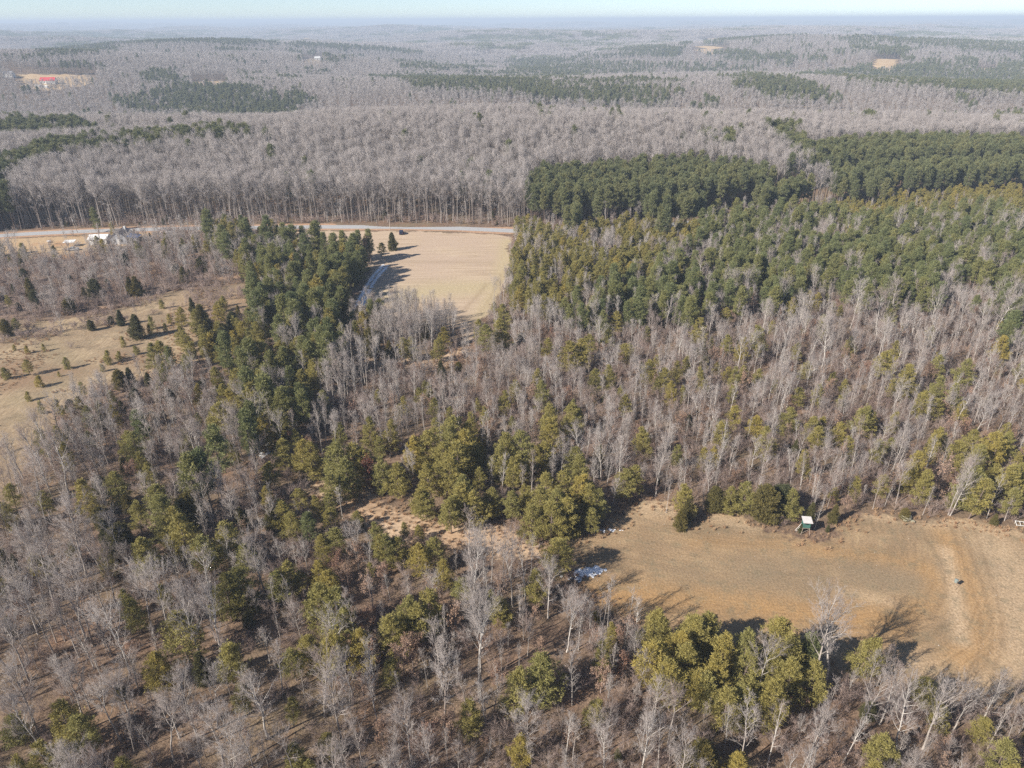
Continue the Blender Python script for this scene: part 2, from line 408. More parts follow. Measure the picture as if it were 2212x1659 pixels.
M['sedge_tuft'] = rand_mat('sedge_tuft', [(0.0, (0.42, 0.28, 0.17)), (0.5, (0.52, 0.37, 0.235)), (1.0, (0.36, 0.21, 0.12))], 2.0, ((0.40, 0.27, 0.17), 0.4), 0.2)

# ------------------------------------------------------------------ tree builders
def unit(v): return v / (np.linalg.norm(v, axis=-1, keepdims=True) + 1e-9)
def curve_line(p, d, L, n, wander, up, rng):
    pts = [np.array(p, float)]; d = unit(np.array(d, float))
    for i in range(n):
        d = unit(d + rng.normal(size=3) * wander + np.array([0, 0, up]))
        pts.append(pts[-1] + d * L / n)
    return np.array(pts)
def along(pts, t):
    t = np.asarray(t, float) * (len(pts) - 1); i = np.clip(t.astype(int), 0, len(pts) - 2); f = (t - i)[:, None]
    return pts[i] * (1 - f) + pts[i + 1] * f, unit(pts[i + 1] - pts[i])
def offshoot(A, D, L, n, rng, ang=(0.5, 1.0), lf=(0.4, 0.7), up=0.25, t0=0.25):
    """n side shoots on each straight shoot"""
    m = len(A)
    t = t0 + (1 - t0) * rng.random((m, n))
    P = A[:, None] + D[:, None] * (L[:, None] * t)[..., None]
    ra = rng.normal(size=(m, n, 3)); ax = unit(np.cross(D[:, None].repeat(n, 1), ra))
    th = ang[0] + (ang[1] - ang[0]) * rng.random((m, n))
    d = D[:, None] * np.cos(th)[..., None] + ax * np.sin(th)[..., None] + np.array([0, 0, up])
    l = L[:, None] * (lf[0] + (lf[1] - lf[0]) * rng.random((m, n))) * (1.15 - 0.5 * t)
    return P.reshape(-1, 3), unit(d.reshape(-1, 3)), l.ravel()
def bare_tree(seed, H, rad, cb, nl, spread, reach, nb, ntw, wander=0.06, fork=0.6, tw=0.0115, lim_up=0.16, low=1.0):
    """leafless broadleaf: trunk with limbs, and a crown of branches and twigs"""
    rng = np.random.default_rng(seed)
    tr, cr = Acc(), Acc()
    trunk = curve_line((0, 0, -0.3), (0, 0, 1), H * (0.55 + 0.4 * fork) + 0.3, 9, wander * 0.6, 0.12, rng)
    top = trunk[-1, 2]
    tr.tube(trunk, rad * np.array([1.35, 1.0, .92, .84, .76, .66, .55, .42, .3, .16]), 7)
    BA, BD, BL, BR = [], [], [], []
    az = rng.random() * 6.28
    for i in range(nl):
        t = cb + (0.99 - cb) * (i + rng.random() * 0.8) / nl
        p, d = along(trunk, [min(t * H / top, 1.0) if t * H < top else 0.97])
        az += 2.4 + rng.normal() * 0.35
        rel = (t - cb) / (1 - cb)
        th = spread * (1 - 0.62 * rel) * (0.8 + 0.4 * rng.random())
        L = reach * (0.55 + 0.6 * math.sin(math.pi * min(1, 0.18 + 0.75 * rel) ** low)) * (0.75 + 0.5 * rng.random())
        L = max(L, 0.16 * H)
        dd = np.array([math.cos(az) * math.sin(th), math.sin(az) * math.sin(th), math.cos(th)])
        pts = curve_line(p[0], dd, L, 5, 0.16, lim_up, rng)
        k = min(1.0, 0.35 + 0.5 * L / (reach * 1.2))
        r1 = rad * (0.52 - 0.18 * rel) * k
        tr.tube(pts, r1 * np.array([1, .82, .64, .48, .34, .2]), 4)
        ts = 0.22 + 0.78 * rng.random(nb)
        P, D = along(pts, ts)
        ax = unit(np.cross(D, rng.normal(size=(nb, 3))))
        a = 0.35 + 0.65 * rng.random(nb)
        D2 = unit(D * np.cos(a)[:, None] + ax * np.sin(a)[:, None] + np.array([0, 0, 0.22]))
        BA.append(P); BD.append(D2); BL.append(L * (0.30 + 0.3 * rng.random(nb)) * (1.2 - 0.55 * ts)); BR.append(r1 * (0.42 - 0.2 * ts))
    A, D, L, R = map(np.concatenate, (BA, BD, BL, BR))
    mid = A + D * (L * 0.5)[:, None]
    D2 = unit(D + rng.normal(size=D.shape) * 0.22 + np.array([0, 0, 0.15]))
    end = mid + D2 * (L * 0.5)[:, None]
    R = np.maximum(R, tw * 0.9)
    cr.prisms(A, mid, R, R * 0.7); cr.spikes(mid, end, R * 0.7)
    ta, td, tl = offshoot(A, unit(end - A), L, ntw, rng, (0.35, 0.9), (0.30, 0.62))
    tl = np.maximum(tl, 0.35)
    cr.spikes(ta, ta + td * tl[:, None], np.full(len(ta), tw))
    sa, sd, sl = offshoot(ta, td, tl, 2, rng, (0.3, 0.9), (0.4, 0.75), 0.15)
    cr.spikes(sa, sa + sd * sl[:, None], np.full(len(sa), tw * 0.75))
    return tr, cr
def shrub(seed, H, n, ntw, tw=0.014):
    rng = np.random.default_rng(seed); tr, cr = Acc(), Acc()
    A, D, L = [], [], []
    for i in range(n):
        az = rng.random() * 6.28; th = 0.15 + 0.55 * rng.random()
        p = curve_line((rng.normal() * .25, rng.normal() * .25, -0.1), (math.cos(az) * math.sin(th), math.sin(az) * math.sin(th), math.cos(th)), H * (0.6 + 0.5 * rng.random()), 4, 0.14, 0.05, rng)
        tr.tube(p, np.array([.035, .03, .024, .017, .008]), 3)
        P, d = along(p, 0.2 + 0.8 * rng.random(7)); A.append(P); D.append(d); L.append(np.full(7, H * 0.34))
    A, D, L = map(np.concatenate, (A, D, L))
    a, d, l = offshoot(A, D, L, 3, rng, (0.3, 1.0), (0.5, 1.0), 0.15, 0.0)
    cr.spikes(a, a + d * l[:, None], np.full(len(a), tw))
    a2, d2, l2 = offshoot(a, d, l, ntw, rng, (0.3, 1.0), (0.4, 0.8), 0.1)
    cr.spikes(a2, a2 + d2 * l2[:, None], np.full(len(a2), tw * 0.75))
    return tr, cr
def brown_tree(seed, H, nleaf, leaf=0.2, spread=1.0):
    rng = np.random.default_rng(seed)
    tr, cr = bare_tree(seed, H, 0.07 * H / 5, 0.18, 13, spread, H * 0.34, 6, 3, 0.08, 0.7)
    lf = Acc()
    v, f = cr.arrays()
    tip = v[rng.integers(0, len(v), nleaf)] + rng.normal(size=(nleaf, 3)) * 0.12
    D = rng.normal(size=(nleaf, 3)) + np.array([0, 0, -0.5])
    lf.blades(tip, D, leaf * (0.7 + 0.6 * rng.random(nleaf)), leaf * 0.62 * (0.7 + 0.5 * rng.random(nleaf)), rng)
    v2, f2 = cr.arrays(); tr.add(v2, f2)
    return tr, lf
def pine(seed, H, rad, cb, profile, step, nper, slope, dens, blade, bw, droop=0.0, keep=0.85, lean=0.02, pad=0.26, nbl=6):
    """conifer: trunk and branches, crown of needle tufts held in pads along the branches"""
    rng = np.random.default_rng(seed); tr, cr = Acc(), Acc()
    trunk = curve_line((0, 0, -0.3), (rng.normal() * lean, rng.normal() * lean, 1), H * 1.0 + 0.1, 8, 0.018, 0.05, rng)
    tr.tube(trunk, rad * np.array([1.25, 1, .9, .8, .68, .54, .4, .24, .05]), 6)
    z = cb * H; az = rng.random() * 6.28; P, Dd = [], []
    # a few bare dead stubs below the crown
    for i in range(5):
        t = cb * (0.45 + 0.55 * rng.random()); p, _ = along(trunk, [t]); a = rng.random() * 6.28
        q = p + np.array([[math.cos(a), math.sin(a), 0.1]]) * (0.5 + rng.random() * 0.9) * H / 12
        tr.spikes(p, q, np.array([0.028]))
    while z < 0.975 * H:
        rel = (z - cb * H) / (H - cb * H)
        k = max(2, int(round(nper * (0.75 + 0.5 * rng.random()))))
        for j in range(k):
            az += 6.2832 / k + rng.normal() * 0.4
            if rng.random() > keep and rel < 0.9: continue
            L = profile(rel) * (0.62 + 0.55 * rng.random())
            el = slope[0] + (slope[1] - slope[0]) * rel + rng.normal() * 0.12
            p, _ = along(trunk, [min(1, (z + rng.normal() * step * 0.3) / H)])
            d = np.array([math.cos(az) * math.cos(el), math.sin(az) * math.cos(el), math.sin(el)])
            pts = curve_line(p[0], d, L, 3, 0.09, 0.10 - droop, rng)
            if L > 0.5:
                tr.spikes(pts[:1], pts[2:3], np.array([max(0.018, 0.05 * L / 2.5)]))
            n = max(3, int(L * dens))
            t = 0.25 + 0.75 * rng.random(n) ** 0.75
            q, dq = along(pts, t)
            lat = unit(np.cross(dq, np.array([[0, 0, 1.0]]))) * (rng.normal(size=(n, 1)) * pad * L * (0.55 + 0.45 * (1 - np.abs(2 * t[:, None] - 1.2))))
            q = q + lat + np.array([0, 0, 1.0]) * rng.normal(size=(n, 1)) * 0.10 + np.array([0, 0, 0.05])
            P.append(q); Dd.append(unit(dq + lat * 0.6))
        z += step * (0.8 + 0.4 * rng.random()) * (1.0 - 0.35 * rel)
    q, _ = along(trunk, 0.93 + 0.07 * rng.random(8)); P.append(q); Dd.append(np.tile([[0, 0, 1.0]], (8, 1)))
    P = np.concatenate(P); Dd = np.concatenate(Dd)
    m = len(P); PP = np.repeat(P, nbl, 0); DD = np.repeat(Dd, nbl, 0)
    D = unit(DD * 0.55 + rng.normal(size=PP.shape) * 0.75 + np.array([0, 0, 0.30]))
    PP = PP + rng.normal(size=PP.shape) * blade * 0.22
    cr.blades(PP, D, blade * (0.7 + 0.6 * rng.random(len(PP))), bw * (0.7 + 0.6 * rng.random(len(PP))), rng)
    return tr, cr
def prof_virginia(R): return lambda u: R * (1.02 - u) ** 0.62 * (0.62 + 0.38 * min(1, u * 4))
def prof_lob(R): return lambda u: R * (0.45 + 0.55 * math.sin(math.pi * (0.15 + 0.62 * u))) * (1 - 0.62 * u ** 3)
def prof_cone(R): return lambda u: R * (1.02 - u) ** 0.62 * (0.75 + 0.25 * min(1, u * 6))
def prof_egg(R): return lambda u: R * math.sin(math.pi * min(0.97, 0.30 + 0.69 * u)) ** 0.8

# kind: (prototype height, list of (trunk mesh, crown mesh))
PROTO = {}
def register(kind, H, builds, mt, mc):
    out = []
    for k, (tr, cr) in enumerate(builds):
        out.append((tr.mesh(kind + '_trunk', M[mt], True), cr.mesh(kind + '_crown', M[mc])))
    PROTO[kind] = (H, out)
_o = np.random.default_rng(4)
register('oak', 14.0, [bare_tree(100 + i, 14, .13 + .08 * _o.random(), .22 + .24 * _o.random(), int(13 + 8 * _o.random()), .7 + .6 * _o.random(), 2.9 + 1.9 * _o.random(), 10, 7, 0.06 + .08 * _o.random(), .45 + .45 * _o.random(), 0.0115, .10 + .12 * _o.random()) for i in range(11)], 'bark_pale', 'twig_pale')
register('hardwood', 21.0, [bare_tree(200 + i, 21, .21, [.45, .52, .48, .40, .55][i], 15, [1.0, .9, 1.1, 1.0, .8][i], [4.0, 3.6, 4.4, 4.2, 3.2][i], 9, 7, 0.05, .75, 0.015) for i in range(5)], 'bark_forest', 'twig_forest')
register('pole', 11.0, [bare_tree(300 + i, 11, .08 + .04 * _o.random(), .22 + .24 * _o.random(), int(13 + 9 * _o.random()), .5 + .4 * _o.random(), 1.4 + .9 * _o.random(), 5, 4, 0.03 + .05 * _o.random(), .8 + .2 * _o.random(), 0.0115, 0.2) for i in range(9)], 'bark_pale', 'twig_pale')
register('shrub', 3.5, [shrub(400 + i, 3.5, [9, 12, 7, 10][i], 3) for i in range(4)], 'bark_brush', 'bark_brush')
register('brownleaf', 5.0, [brown_tree(500 + i, 5, [1500, 1100, 900, 500][i], 0.21, [1.1, .9, 1.2, 1.0][i]) for i in range(4)], 'bark_brush', 'leaf_brown')
register('redleaf', 5.0, [brown_tree(520, 5, 1500, 0.2, 0.8)], 'bark_brush', 'leaf_red')
register('virginia', 9.0, [pine(600 + i, 9, .12, [.16, .24, .12, .32, .2, .1][i], (prof_virginia if i % 2 == 0 else prof_egg)([2.7, 2.2, 2.9, 2.0, 2.5, 2.3][i]), .46, 4.2, (-0.05, .85), 9.0, .33, .072, 0.02, [.80, .74, .84, .70, .78, .86][i], 0.05, 0.24, 9) for i in range(6)], 'bark_pine', 'needle_olive')
register('loblolly', 13.0, [pine(700 + i, 13, .17, [.28, .36, .22, .40, .30][i], prof_lob([2.7, 2.4, 2.9, 2.3, 2.6][i]), .58, 4.4, (-0.1, .95), 8.0, .47, .115, 0.0, [.85, .8, .88, .8, .84][i], 0.02, 0.26, 7) for i in range(5)], 'bark_pine', 'needle_dark')
register('plantation', 17.0, [pine(800 + i, 17, .17, [.46, .52, .42, .5][i], prof_lob([2.5, 2.2, 2.6, 2.3][i]), .62, 4.2, (-0.05, .9), 7.0, .6, .16, 0.0, .85, 0.01) for i in range(4)], 'bark_pine', 'needle_tall')
register('cedar', 6.0, [pine(900 + i, 6, .10, .02, (prof_cone if i % 2 == 0 else prof_egg)([2.0, 2.25, 1.75, 2.5][i]), .24, 6.5, (0.35, 1.15), 14, .30, .085, 0.0, .96, 0.02, 0.20, 5) for i in range(4)], 'bark_pine', 'needle_cedar')
register('youngpine', 3.0, [pine(950 + i, 3, .05, .08, prof_virginia([1.05, .9, 1.2][i]), .30, 4, (0.15, .9), 11, .34, .075, 0.0, .9, 0.04) for i in range(3)], 'bark_pine', 'needle_olive')
def sedge(seed):
    rng = np.random.default_rng(seed); a = Acc(); n = 46
    P = np.concatenate([rng.normal(size=(n, 2)) * 0.12, np.zeros((n, 1))], 1)
    D = np.concatenate([rng.normal(size=(n, 2)) * 0.33, np.ones((n, 1))], 1)
    a.blades(P, D, 0.45 + 0.4 * rng.random(n), np.full(n, .05), rng); return a
PROTO['sedge'] = (0.8, [(sedge(40 + i).mesh('sedge_tuft', M['sedge_tuft']), None) for i in range(3)])
# groves for the far country: many small crowns seen from kilometres away
def grove(seed, conifer):
    rng = np.random.default_rng(seed); a = Acc()
    n = 30; c = np.concatenate([rng.random((n, 2)) * 56 - 28, np.zeros((n, 1))], 1)
    for p in c:
        h = (15 if not conifer else 16) * (0.75 + 0.4 * rng.random()); r = 4.2 if not conifer else 3.0
        k = 70 if not conifer else 80
        q = rng.normal(size=(k, 3)); q = unit(q) * (0.55 + 0.45 * rng.random((k, 1)))
        if conifer: q = q * np.array([r, r, h * 0.36]) + np.array([0, 0, h * 0.64])
        else: q = q * np.array([r, r, h * 0.30]) + np.array([0, 0, h * 0.68])
        d = q - np.array([0, 0, h * 0.4]) + rng.normal(size=(k, 3)) * r * 0.7
        a.blades(p + q, d, np.full(k, 3.0 if not conifer else 2.2), np.full(k, 0.5 if not conifer else 1.2), rng)
        a.spikes((p + [0, 0, -2])[None], (p + [0, 0, h * 0.9])[None], np.array([0.3]))
    return a
PROTO['bare_grove'] = (15.0, [(grove(60 + i, False).mesh('bare_grove', M['twig_forest']), None) for i in range(3)])
PROTO['pine_grove'] = (16.0, [(grove(70 + i, True).mesh('pine_grove', M['needle_tall']), None) for i in range(3)])

# ------------------------------------------------------------------ terrain sheet
def build_ground():
    th = np.concatenate([np.linspace(-0.85, 0.85, 300), np.linspace(0.85, 2 * math.pi - 0.85, 62)[1:-1]])
    rr = np.concatenate([[0.0, 40, 90, 160, 240, 320], np.geomspace(345, 45000, 170)])
    n = len(th); V = [(0, 0, 0)]
    R, T = np.meshgrid(rr[1:], th, indexing='ij')
    X = R * np.sin(T); Y = R * np.cos(T); Z = terrain(X, Y)
    V = np.concatenate([np.zeros((1, 3)), np.stack([X, Y, Z], -1).reshape(-1, 3)])
    m = len(rr) - 1
    i = np.arange(m - 1)[:, None] * n; j = np.arange(n)[None]; k = (j + 1) % n
    a, b_, c, d = 1 + i + j, 1 + i + k, 1 + i + n + k, 1 + i + n + j
    F = np.concatenate([np.stack([a, c, b_], -1).reshape(-1, 3), np.stack([a, d, c], -1).reshape(-1, 3), np.stack([np.zeros(n, int), 1 + np.arange(n), 1 + (np.arange(n) + 1) % n], -1)])
    # first fan must face up as well
    F[-n:] = F[-n:, ::-1]
    v = V[F]; nz = np.cross(v[:, 1] - v[:, 0], v[:, 2] - v[:, 0])[:, 2]
    F[nz < 0] = F[nz < 0][:, ::-1]
    return mesh_from('ground', V, F, [M['ground']], smooth=True)
tag(link('ground', build_ground()), kind='structure')

def sheet(name, poly, cell, z, mat, masks=None, lanes=None, soft=None):
    """a field: grid clipped to a ground polygon, carrying its distance from the edge and its worn or mown lanes"""
    poly = np.asarray(poly); lo = poly.min(0) - cell; hi = poly.max(0) + cell
    xs = np.arange(lo[0], hi[0], cell); ys = np.arange(lo[1], hi[1], cell)
    X, Y = np.meshgrid(xs, ys, indexing='ij')
    jx = (vnoise(X + 31, Y, 7) - 0.5) * 3.4; jy = (vnoise(X, Y + 77, 7) - 0.5) * 3.4
    ins = in_poly(X + jx, Y + jy, poly)
    dist, _ = poly_dist(X + jx, Y + jy, poly, True)
    nx, ny = X.shape
    ok = ins[:-1, :-1] & ins[1:, :-1] & ins[:-1, 1:] & ins[1:, 1:]
    idx = np.arange(nx * ny).reshape(nx, ny)
    a, b_, c, d = idx[:-1, :-1][ok], idx[1:, :-1][ok], idx[1:, 1:][ok], idx[:-1, 1:][ok]
    F = np.stack([a, b_, c, d], 1)
    used, inv = np.unique(F, return_inverse=True); F = inv.reshape(F.shape)
    x = X.ravel()[used]; y = Y.ravel()[used]
    zz = z + terrain(x, y)
    me = mesh_from(name, np.stack([x, y, zz], 1), F, [mat], smooth=True)
    data = {'edge': dist.ravel()[used], 'lane': x * 0, 'along': y * 0, 'ochre': x * 0, 'straw': x * 0, 'green': x * 0, 'track': x * 0}
    if lanes is not None: data['lane'], data['along'] = poly_dist(x, y, lanes)
    for key, items in (masks or {}).items():
        acc = np.zeros(len(x))
        for line, w, amp in items:
            d_, _ = poly_dist(x, y, line)
            acc = np.maximum(acc, amp * np.exp(-(d_ / w) ** 2))
        data[key] = acc
    for key, val in data.items():
        at = me.attributes.new(key, 'FLOAT', 'POINT'); at.data.foreach_set('value', np.asarray(val, np.float32))
    return tag(link(name, me), kind='structure')

OCHRE = [(1228, 1172), (1262, 1150), (1300, 1140), (1322, 1112), (1352, 1092), (1395, 1078), (1450, 1080), (1478, 1112), (1500, 1125), (1540, 1100), (1585, 1098), (1628, 1128), (1690, 1140), (1725, 1152), (1790, 1150), (1830, 1122), (1862, 1103), (1905, 1098), (1960, 1112), (2080, 1122), (2212, 1140), (2420, 1165), (2500, 1600), (2300, 1560), (2212, 1548), (2100, 1535), (1960, 1500), (1820, 1462), (1660, 1440), (1500, 1412), (1390, 1372), (1300, 1332), (1262, 1300), (1238, 1262), (1214, 1225)]
HAY = [(600, 500), (760, 497), (900, 499), (1040, 503), (1112, 509), (1105, 560), (1098, 620), (1080, 655), (1052, 700), (1028, 738), (1005, 752), (985, 722), (940, 694), (860, 688), (800, 692), (756, 700), (756, 670), (778, 620), (800, 585), (770, 560), (690, 545), (600, 535)]
PASTURE = [(-260, 740), (-80, 700), (0, 688), (110, 690), (240, 668), (345, 632), (400, 622), (540, 612), (560, 660), (545, 700), (520, 752), (478, 790), (400, 810), (300, 822), (210, 842), (150, 890), (110, 950), (60, 1010), (20, 1080), (-40, 1160), (-300, 1180)]
SEDGE = [(630, 1035), (690, 1018), (735, 1022), (790, 1050), (860, 1078), (950, 1112), (1060, 1130), (1130, 1150), (1215, 1180), (1222, 1215), (1130, 1205), (1040, 1200), (960, 1200), (890, 1180), (840, 1195), (800, 1150), (740, 1110), (690, 1080), (632, 1062)]
OPENING = [(770, 768), (860, 772), (1015, 752), (1030, 775), (960, 800), (840, 800), (770, 792)]
BRUSH = [(-300, 560), (0, 548), (100, 560), (190, 548), (205, 512), (300, 500), (420, 499), (560, 499), (560, 540), (545, 612), (400, 622), (345, 632), (240, 668), (110, 690), (0, 688), (-300, 720)]
YARD = [(-300, 528), (20, 514), (180, 506), (330, 500), (330, 512), (300, 530), (215, 534), (200, 556), (120, 564), (0, 552), (-300, 566)]
FARFIELDS = [[(20, 160), (110, 160), (215, 162), (215, 186), (120, 198), (40, 198)], [(418, 176), (495, 174), (495, 205), (420, 205)], [(655, 126), (700, 126), (700, 146), (655, 146)], [(-20, 108), (34, 108), (34, 136), (-20, 136)], [(1494, 100), (1572, 100), (1572, 120), (1494, 120)], [(1514, 77), (1588, 77), (1588, 93), (1514, 93)], [(1882, 128), (1945, 128), (1945, 148), (1882, 148)], [(2108, 147), (2150, 147), (2150, 166), (2108, 166)], [(648, 81), (678, 81), (678, 97), (648, 97)], [(1876, 82), (1960, 82), (1960, 96), (1876, 96)], [(10, 150), (40, 150), (40, 178), (10, 178)]]
sheet('fallow_ground', G(BRUSH), 1.6, 0.004, M['brush'])
sheet('house_yard', G(YARD), 1.6, 0.012, M['yard'])
pl = lambda *p: G(list(p))
sheet('pasture', G(PASTURE), 1.0, 0.008, M['pasture'],
      {'green': [(pl((90, 740), (160, 790), (120, 830), (60, 900)), 4, .5), (pl((30, 860), (90, 880)), 3, .5)],
       'straw': [(pl((-40, 850), (60, 820), (150, 800)), 5, .8), (pl((20, 790), (60, 800)), 4, .7), (pl((90, 870), (110, 890)), 2.5, .8), (pl((260, 770), (340, 780)), 4, .7), (pl((420, 660), (520, 650)), 8, .7)]})
sheet('hay_field', G(HAY), 1.0, 0.008, M['hay'],
      {'straw': [(pl((860, 640), (950, 625), (1060, 620)), 9, .85), (pl((1098, 520), (1085, 600), (1040, 690)), 4, .8)],
       'ochre': [(pl((1000, 672), (1030, 640), (1052, 612)), .8, .5), (pl((1022, 700), (1062, 640), (1084, 590)), .7, .35), (pl((1040, 705), (1075, 640), (1094, 590)), .7, .35), (pl((840, 660), (960, 690), (1010, 700)), 5, .6), (pl((860, 566), (960, 566), (1060, 568)), 2.0, .35)]})
loop = pl((1150, 1310), (1300, 1345), (1500, 1400), (1700, 1430), (1900, 1440), (2030, 1420), (2110, 1365), (2140, 1290), (2125, 1200), (2080, 1110))
outer = pl((2050, 1160), (2078, 1220), (2105, 1280), (2128, 1340), (2118, 1400), (2060, 1440))
sheet('food_plot_field', G(OCHRE), 0.6, 0.008, M['ochre'],
      {'ochre': [(pl((1290, 1290), (1475, 1290), (1635, 1308), (1795, 1335), (1920, 1345)), 4.2, 1.0), (pl((1920, 1345), (2000, 1300), (2022, 1255), (1990, 1225)), 2.6, .9), (outer, 2.8, 1.0), (pl((1990, 1225), (1900, 1205), (1760, 1190)), 2.2, .7), (pl((1500, 1170), (1620, 1175), (1720, 1180)), 2.0, .45)],
       'straw': [(pl((2045, 1190), (2058, 1255), (2070, 1320), (2078, 1385)), 1.5, .95), (pl((2130, 1150), (2180, 1215), (2200, 1300), (2212, 1400), (2212, 1480)), 5.5, .7), (pl((2000, 1440), (2100, 1465), (2230, 1480)), 3.0, .6), (pl((1400, 1095), (1450, 1100)), 4, .8), (pl((1550, 1118), (1620, 1135)), 2.2, .75), (pl((1870, 1108), (1960, 1120), (2100, 1135), (2212, 1150)), 2.2, .75), (pl((1820, 1280), (1880, 1290), (1930, 1305)), 1.2, .5)],
       'green': [(pl((1480, 1230), (1600, 1240), (1720, 1250)), 6, .8), (pl((1850, 1240), (1960, 1260)), 4, .8), (pl((2090, 1160), (2130, 1210)), 3, .8), (pl((1860, 1130), (1980, 1150)), 3, .6)],
       'track': [(pl(*[(x + dx, y) for x, y in ((2078, 1130), (2100, 1190), (2124, 1260), (2144, 1330), (2146, 1400), (2118, 1460))]), .4, .5) for dx in (-26, -4, 20)] + [(pl((1500, 1312), (1640, 1330), (1800, 1352), (1930, 1362), (2010, 1335), (2044, 1280), (2036, 1215), (2000, 1165)), .4, .4), (pl((1330, 1300), (1500, 1322), (1640, 1342)), .4, .6)]}, lanes=loop)
sheet('track_clearing', G(SEDGE), 0.8, 0.008, M['sedge'],
      {'straw': [(pl((700, 1040), (800, 1082), (900, 1118), (960, 1130)), .5, .8), (pl((690, 1055), (790, 1092), (890, 1128), (950, 1142)), .5, .8)]})
sheet('grass_opening', G(OPENING), 1.0, 0.008, M['sedge'])
for p in FARFIELDS:
    sheet('far_field', G(p), 12.0 if p[0][1] > 120 else 40.0, 0.6, M['farfield'])

# ------------------------------------------------------------------ road
def ribbon(name, line, w, z, mat, jag=0.0, n=160):
    L = np.concatenate([[0], np.cumsum(np.hypot(*np.diff(line, axis=0).T))])
    s = np.linspace(0, L[-1], n)
    x = np.interp(s, L, line[:, 0]); y = np.interp(s, L, line[:, 1])
    for _ in range(6):
        x[1:-1] = (x[:-2] + 2 * x[1:-1] + x[2:]) / 4; y[1:-1] = (y[:-2] + 2 * y[1:-1] + y[2:]) / 4
    t = np.stack([np.gradient(x), np.gradient(y)], 1); t /= np.linalg.norm(t, axis=1)[:, None]
    nn = np.stack([-t[:, 1], t[:, 0]], 1)
    wl_ = w / 2 + jag * RNG.normal(size=n); wr_ = w / 2 + jag * RNG.normal(size=n)
    a = np.stack([x, y], 1) + nn * wl_[:, None]; b_ = np.stack([x, y], 1) - nn * wr_[:, None]
    V = np.concatenate([a, b_]); V = np.concatenate([V, np.full((2 * n, 1), z)], 1)
    i = np.arange(n - 1); F = np.stack([n + i, n + i + 1, i + 1, i], 1)
    return tag(link(name, mesh_from(name, V, F, [mat])), kind='structure')
ROAD = G([(-420, 552), (-150, 524), (20, 507), (160, 500.5), (330, 495), (520, 492), (700, 490), (860, 490.5), (1000, 493.5), (1118, 499.5), (1220, 501), (1350, 493), (1480, 483), (1590, 468), (1690, 444), (1780, 416), (1950, 400), (2300, 385)])
def road_y(x): return np.minimum(np.interp(x, ROAD[:, 0], ROAD[:, 1]), 352.0)
ribbon('road_shoulder', ROAD, 11.5, 0.018, M['shoulder'], 0.45)
ribbon('road', ROAD, 6.2, 0.03, M['road'])

# ------------------------------------------------------------------ old snow
def snow(name, spots, label, seed):
    rng = np.random.default_rng(seed); a = Acc()
    for (x, y, r) in spots:
        n = 11; ang = np.arange(n) * 2 * math.pi / n
        rad = r * (0.55 + 0.75 * rng.random(n))
        st = 1.0 + rng.random() * 0.6
        ca = rng.random() * 3
        px = np.cos(ang) * rad * st; py = np.sin(ang) * rad / st
        V = np.stack([x + px * math.cos(ca) - py * math.sin(ca), y + px * math.sin(ca) + py * math.cos(ca), np.full(n, 0.035)], 1)
        V = np.concatenate([V, [[x, y, 0.035 + 0.05 * min(1, r)]]])
        a.add(V, [(i, (i + 1) % n, n) for i in range(n)])
    tag(link(name, a.mesh(name, M['snow'])), label, 'snow', kind='stuff')
rng = np.random.default_rng(3)
trk = G([(833, 573), (815, 592), (800, 612), (788, 635), (778, 655), (770, 672), (764, 690)])
L = np.concatenate([[0], np.cumsum(np.hypot(*np.diff(trk, axis=0).T))])
sp = []
for s in np.arange(0, L[-1], 0.42):
    x = np.interp(s, L, trk[:, 0]); y = np.interp(s, L, trk[:, 1])
    for off in (-0.95, 0.95):
        if rng.random() < 0.82: sp.append((x + off + rng.normal() * 0.12, y + rng.normal() * 0.2, 0.50 + 0.30 * rng.random()))
    if rng.random() < 0.25: sp.append((x + rng.normal() * 0.4, y, 0.2 + 0.2 * rng.random()))
snow('snow_ruts', sp, 'two ruts of old snow on the track beside the hay field', 4)
def patch(cx, cy, sx, sy, n, r, rng):
    c = ground_at(cx, cy)[:2]; return [(c[0] + rng.normal() * sx, c[1] + rng.normal() * sy, r * (0.3 + rng.random())) for _ in range(n)]
snow('snow_patch', patch(1266, 1238, 1.3, .55, 60, .34, rng) + patch(1285, 1232, .7, .35, 30, .4, rng) + patch(1245, 1248, 1.2, .4, 30, .2, rng), 'melting snow patch at the corner of the ochre field', 5)
snow('snow_patch', patch(1315, 1146, 1.3, .3, 22, .22, rng), 'thin snow strip in the shade of the bright pine', 6)
snow('snow_patch', patch(572, 975, .55, 2.2, 30, .45, rng), 'small snow patch deep in the shaded pine track', 8)
# pale stones strewn over the plot: too small to tell apart
a = Acc(); pg = G(OCHRE); cnt = 0
while cnt < 260:
    p = pg.min(0) + rng.random(2) * (pg.max(0) - pg.min(0))
    if not in_poly(p[:1], p[1:], pg)[0]: continue
    r = 0.035 + 0.05 * rng.random() ** 2
    o = np.array([[1, 0, 0], [-1, 0, 0], [0, 1, 0], [0, -1, 0], [0, 0, 1]]) * r * (0.7 + 0.6 * rng.random((5, 1)))
    a.add(o + [p[0], p[1], 0.03], [(0, 2, 4), (2, 1, 4), (1, 3, 4), (3, 0, 4)]); cnt += 1
M['stone'] = plain('quartz_stone', (0.5, 0.46, 0.41))
tag(link('field_stones', a.mesh('field_stones', M['stone'])), 'pale stones strewn over the ochre field', 'stones', kind='stuff')

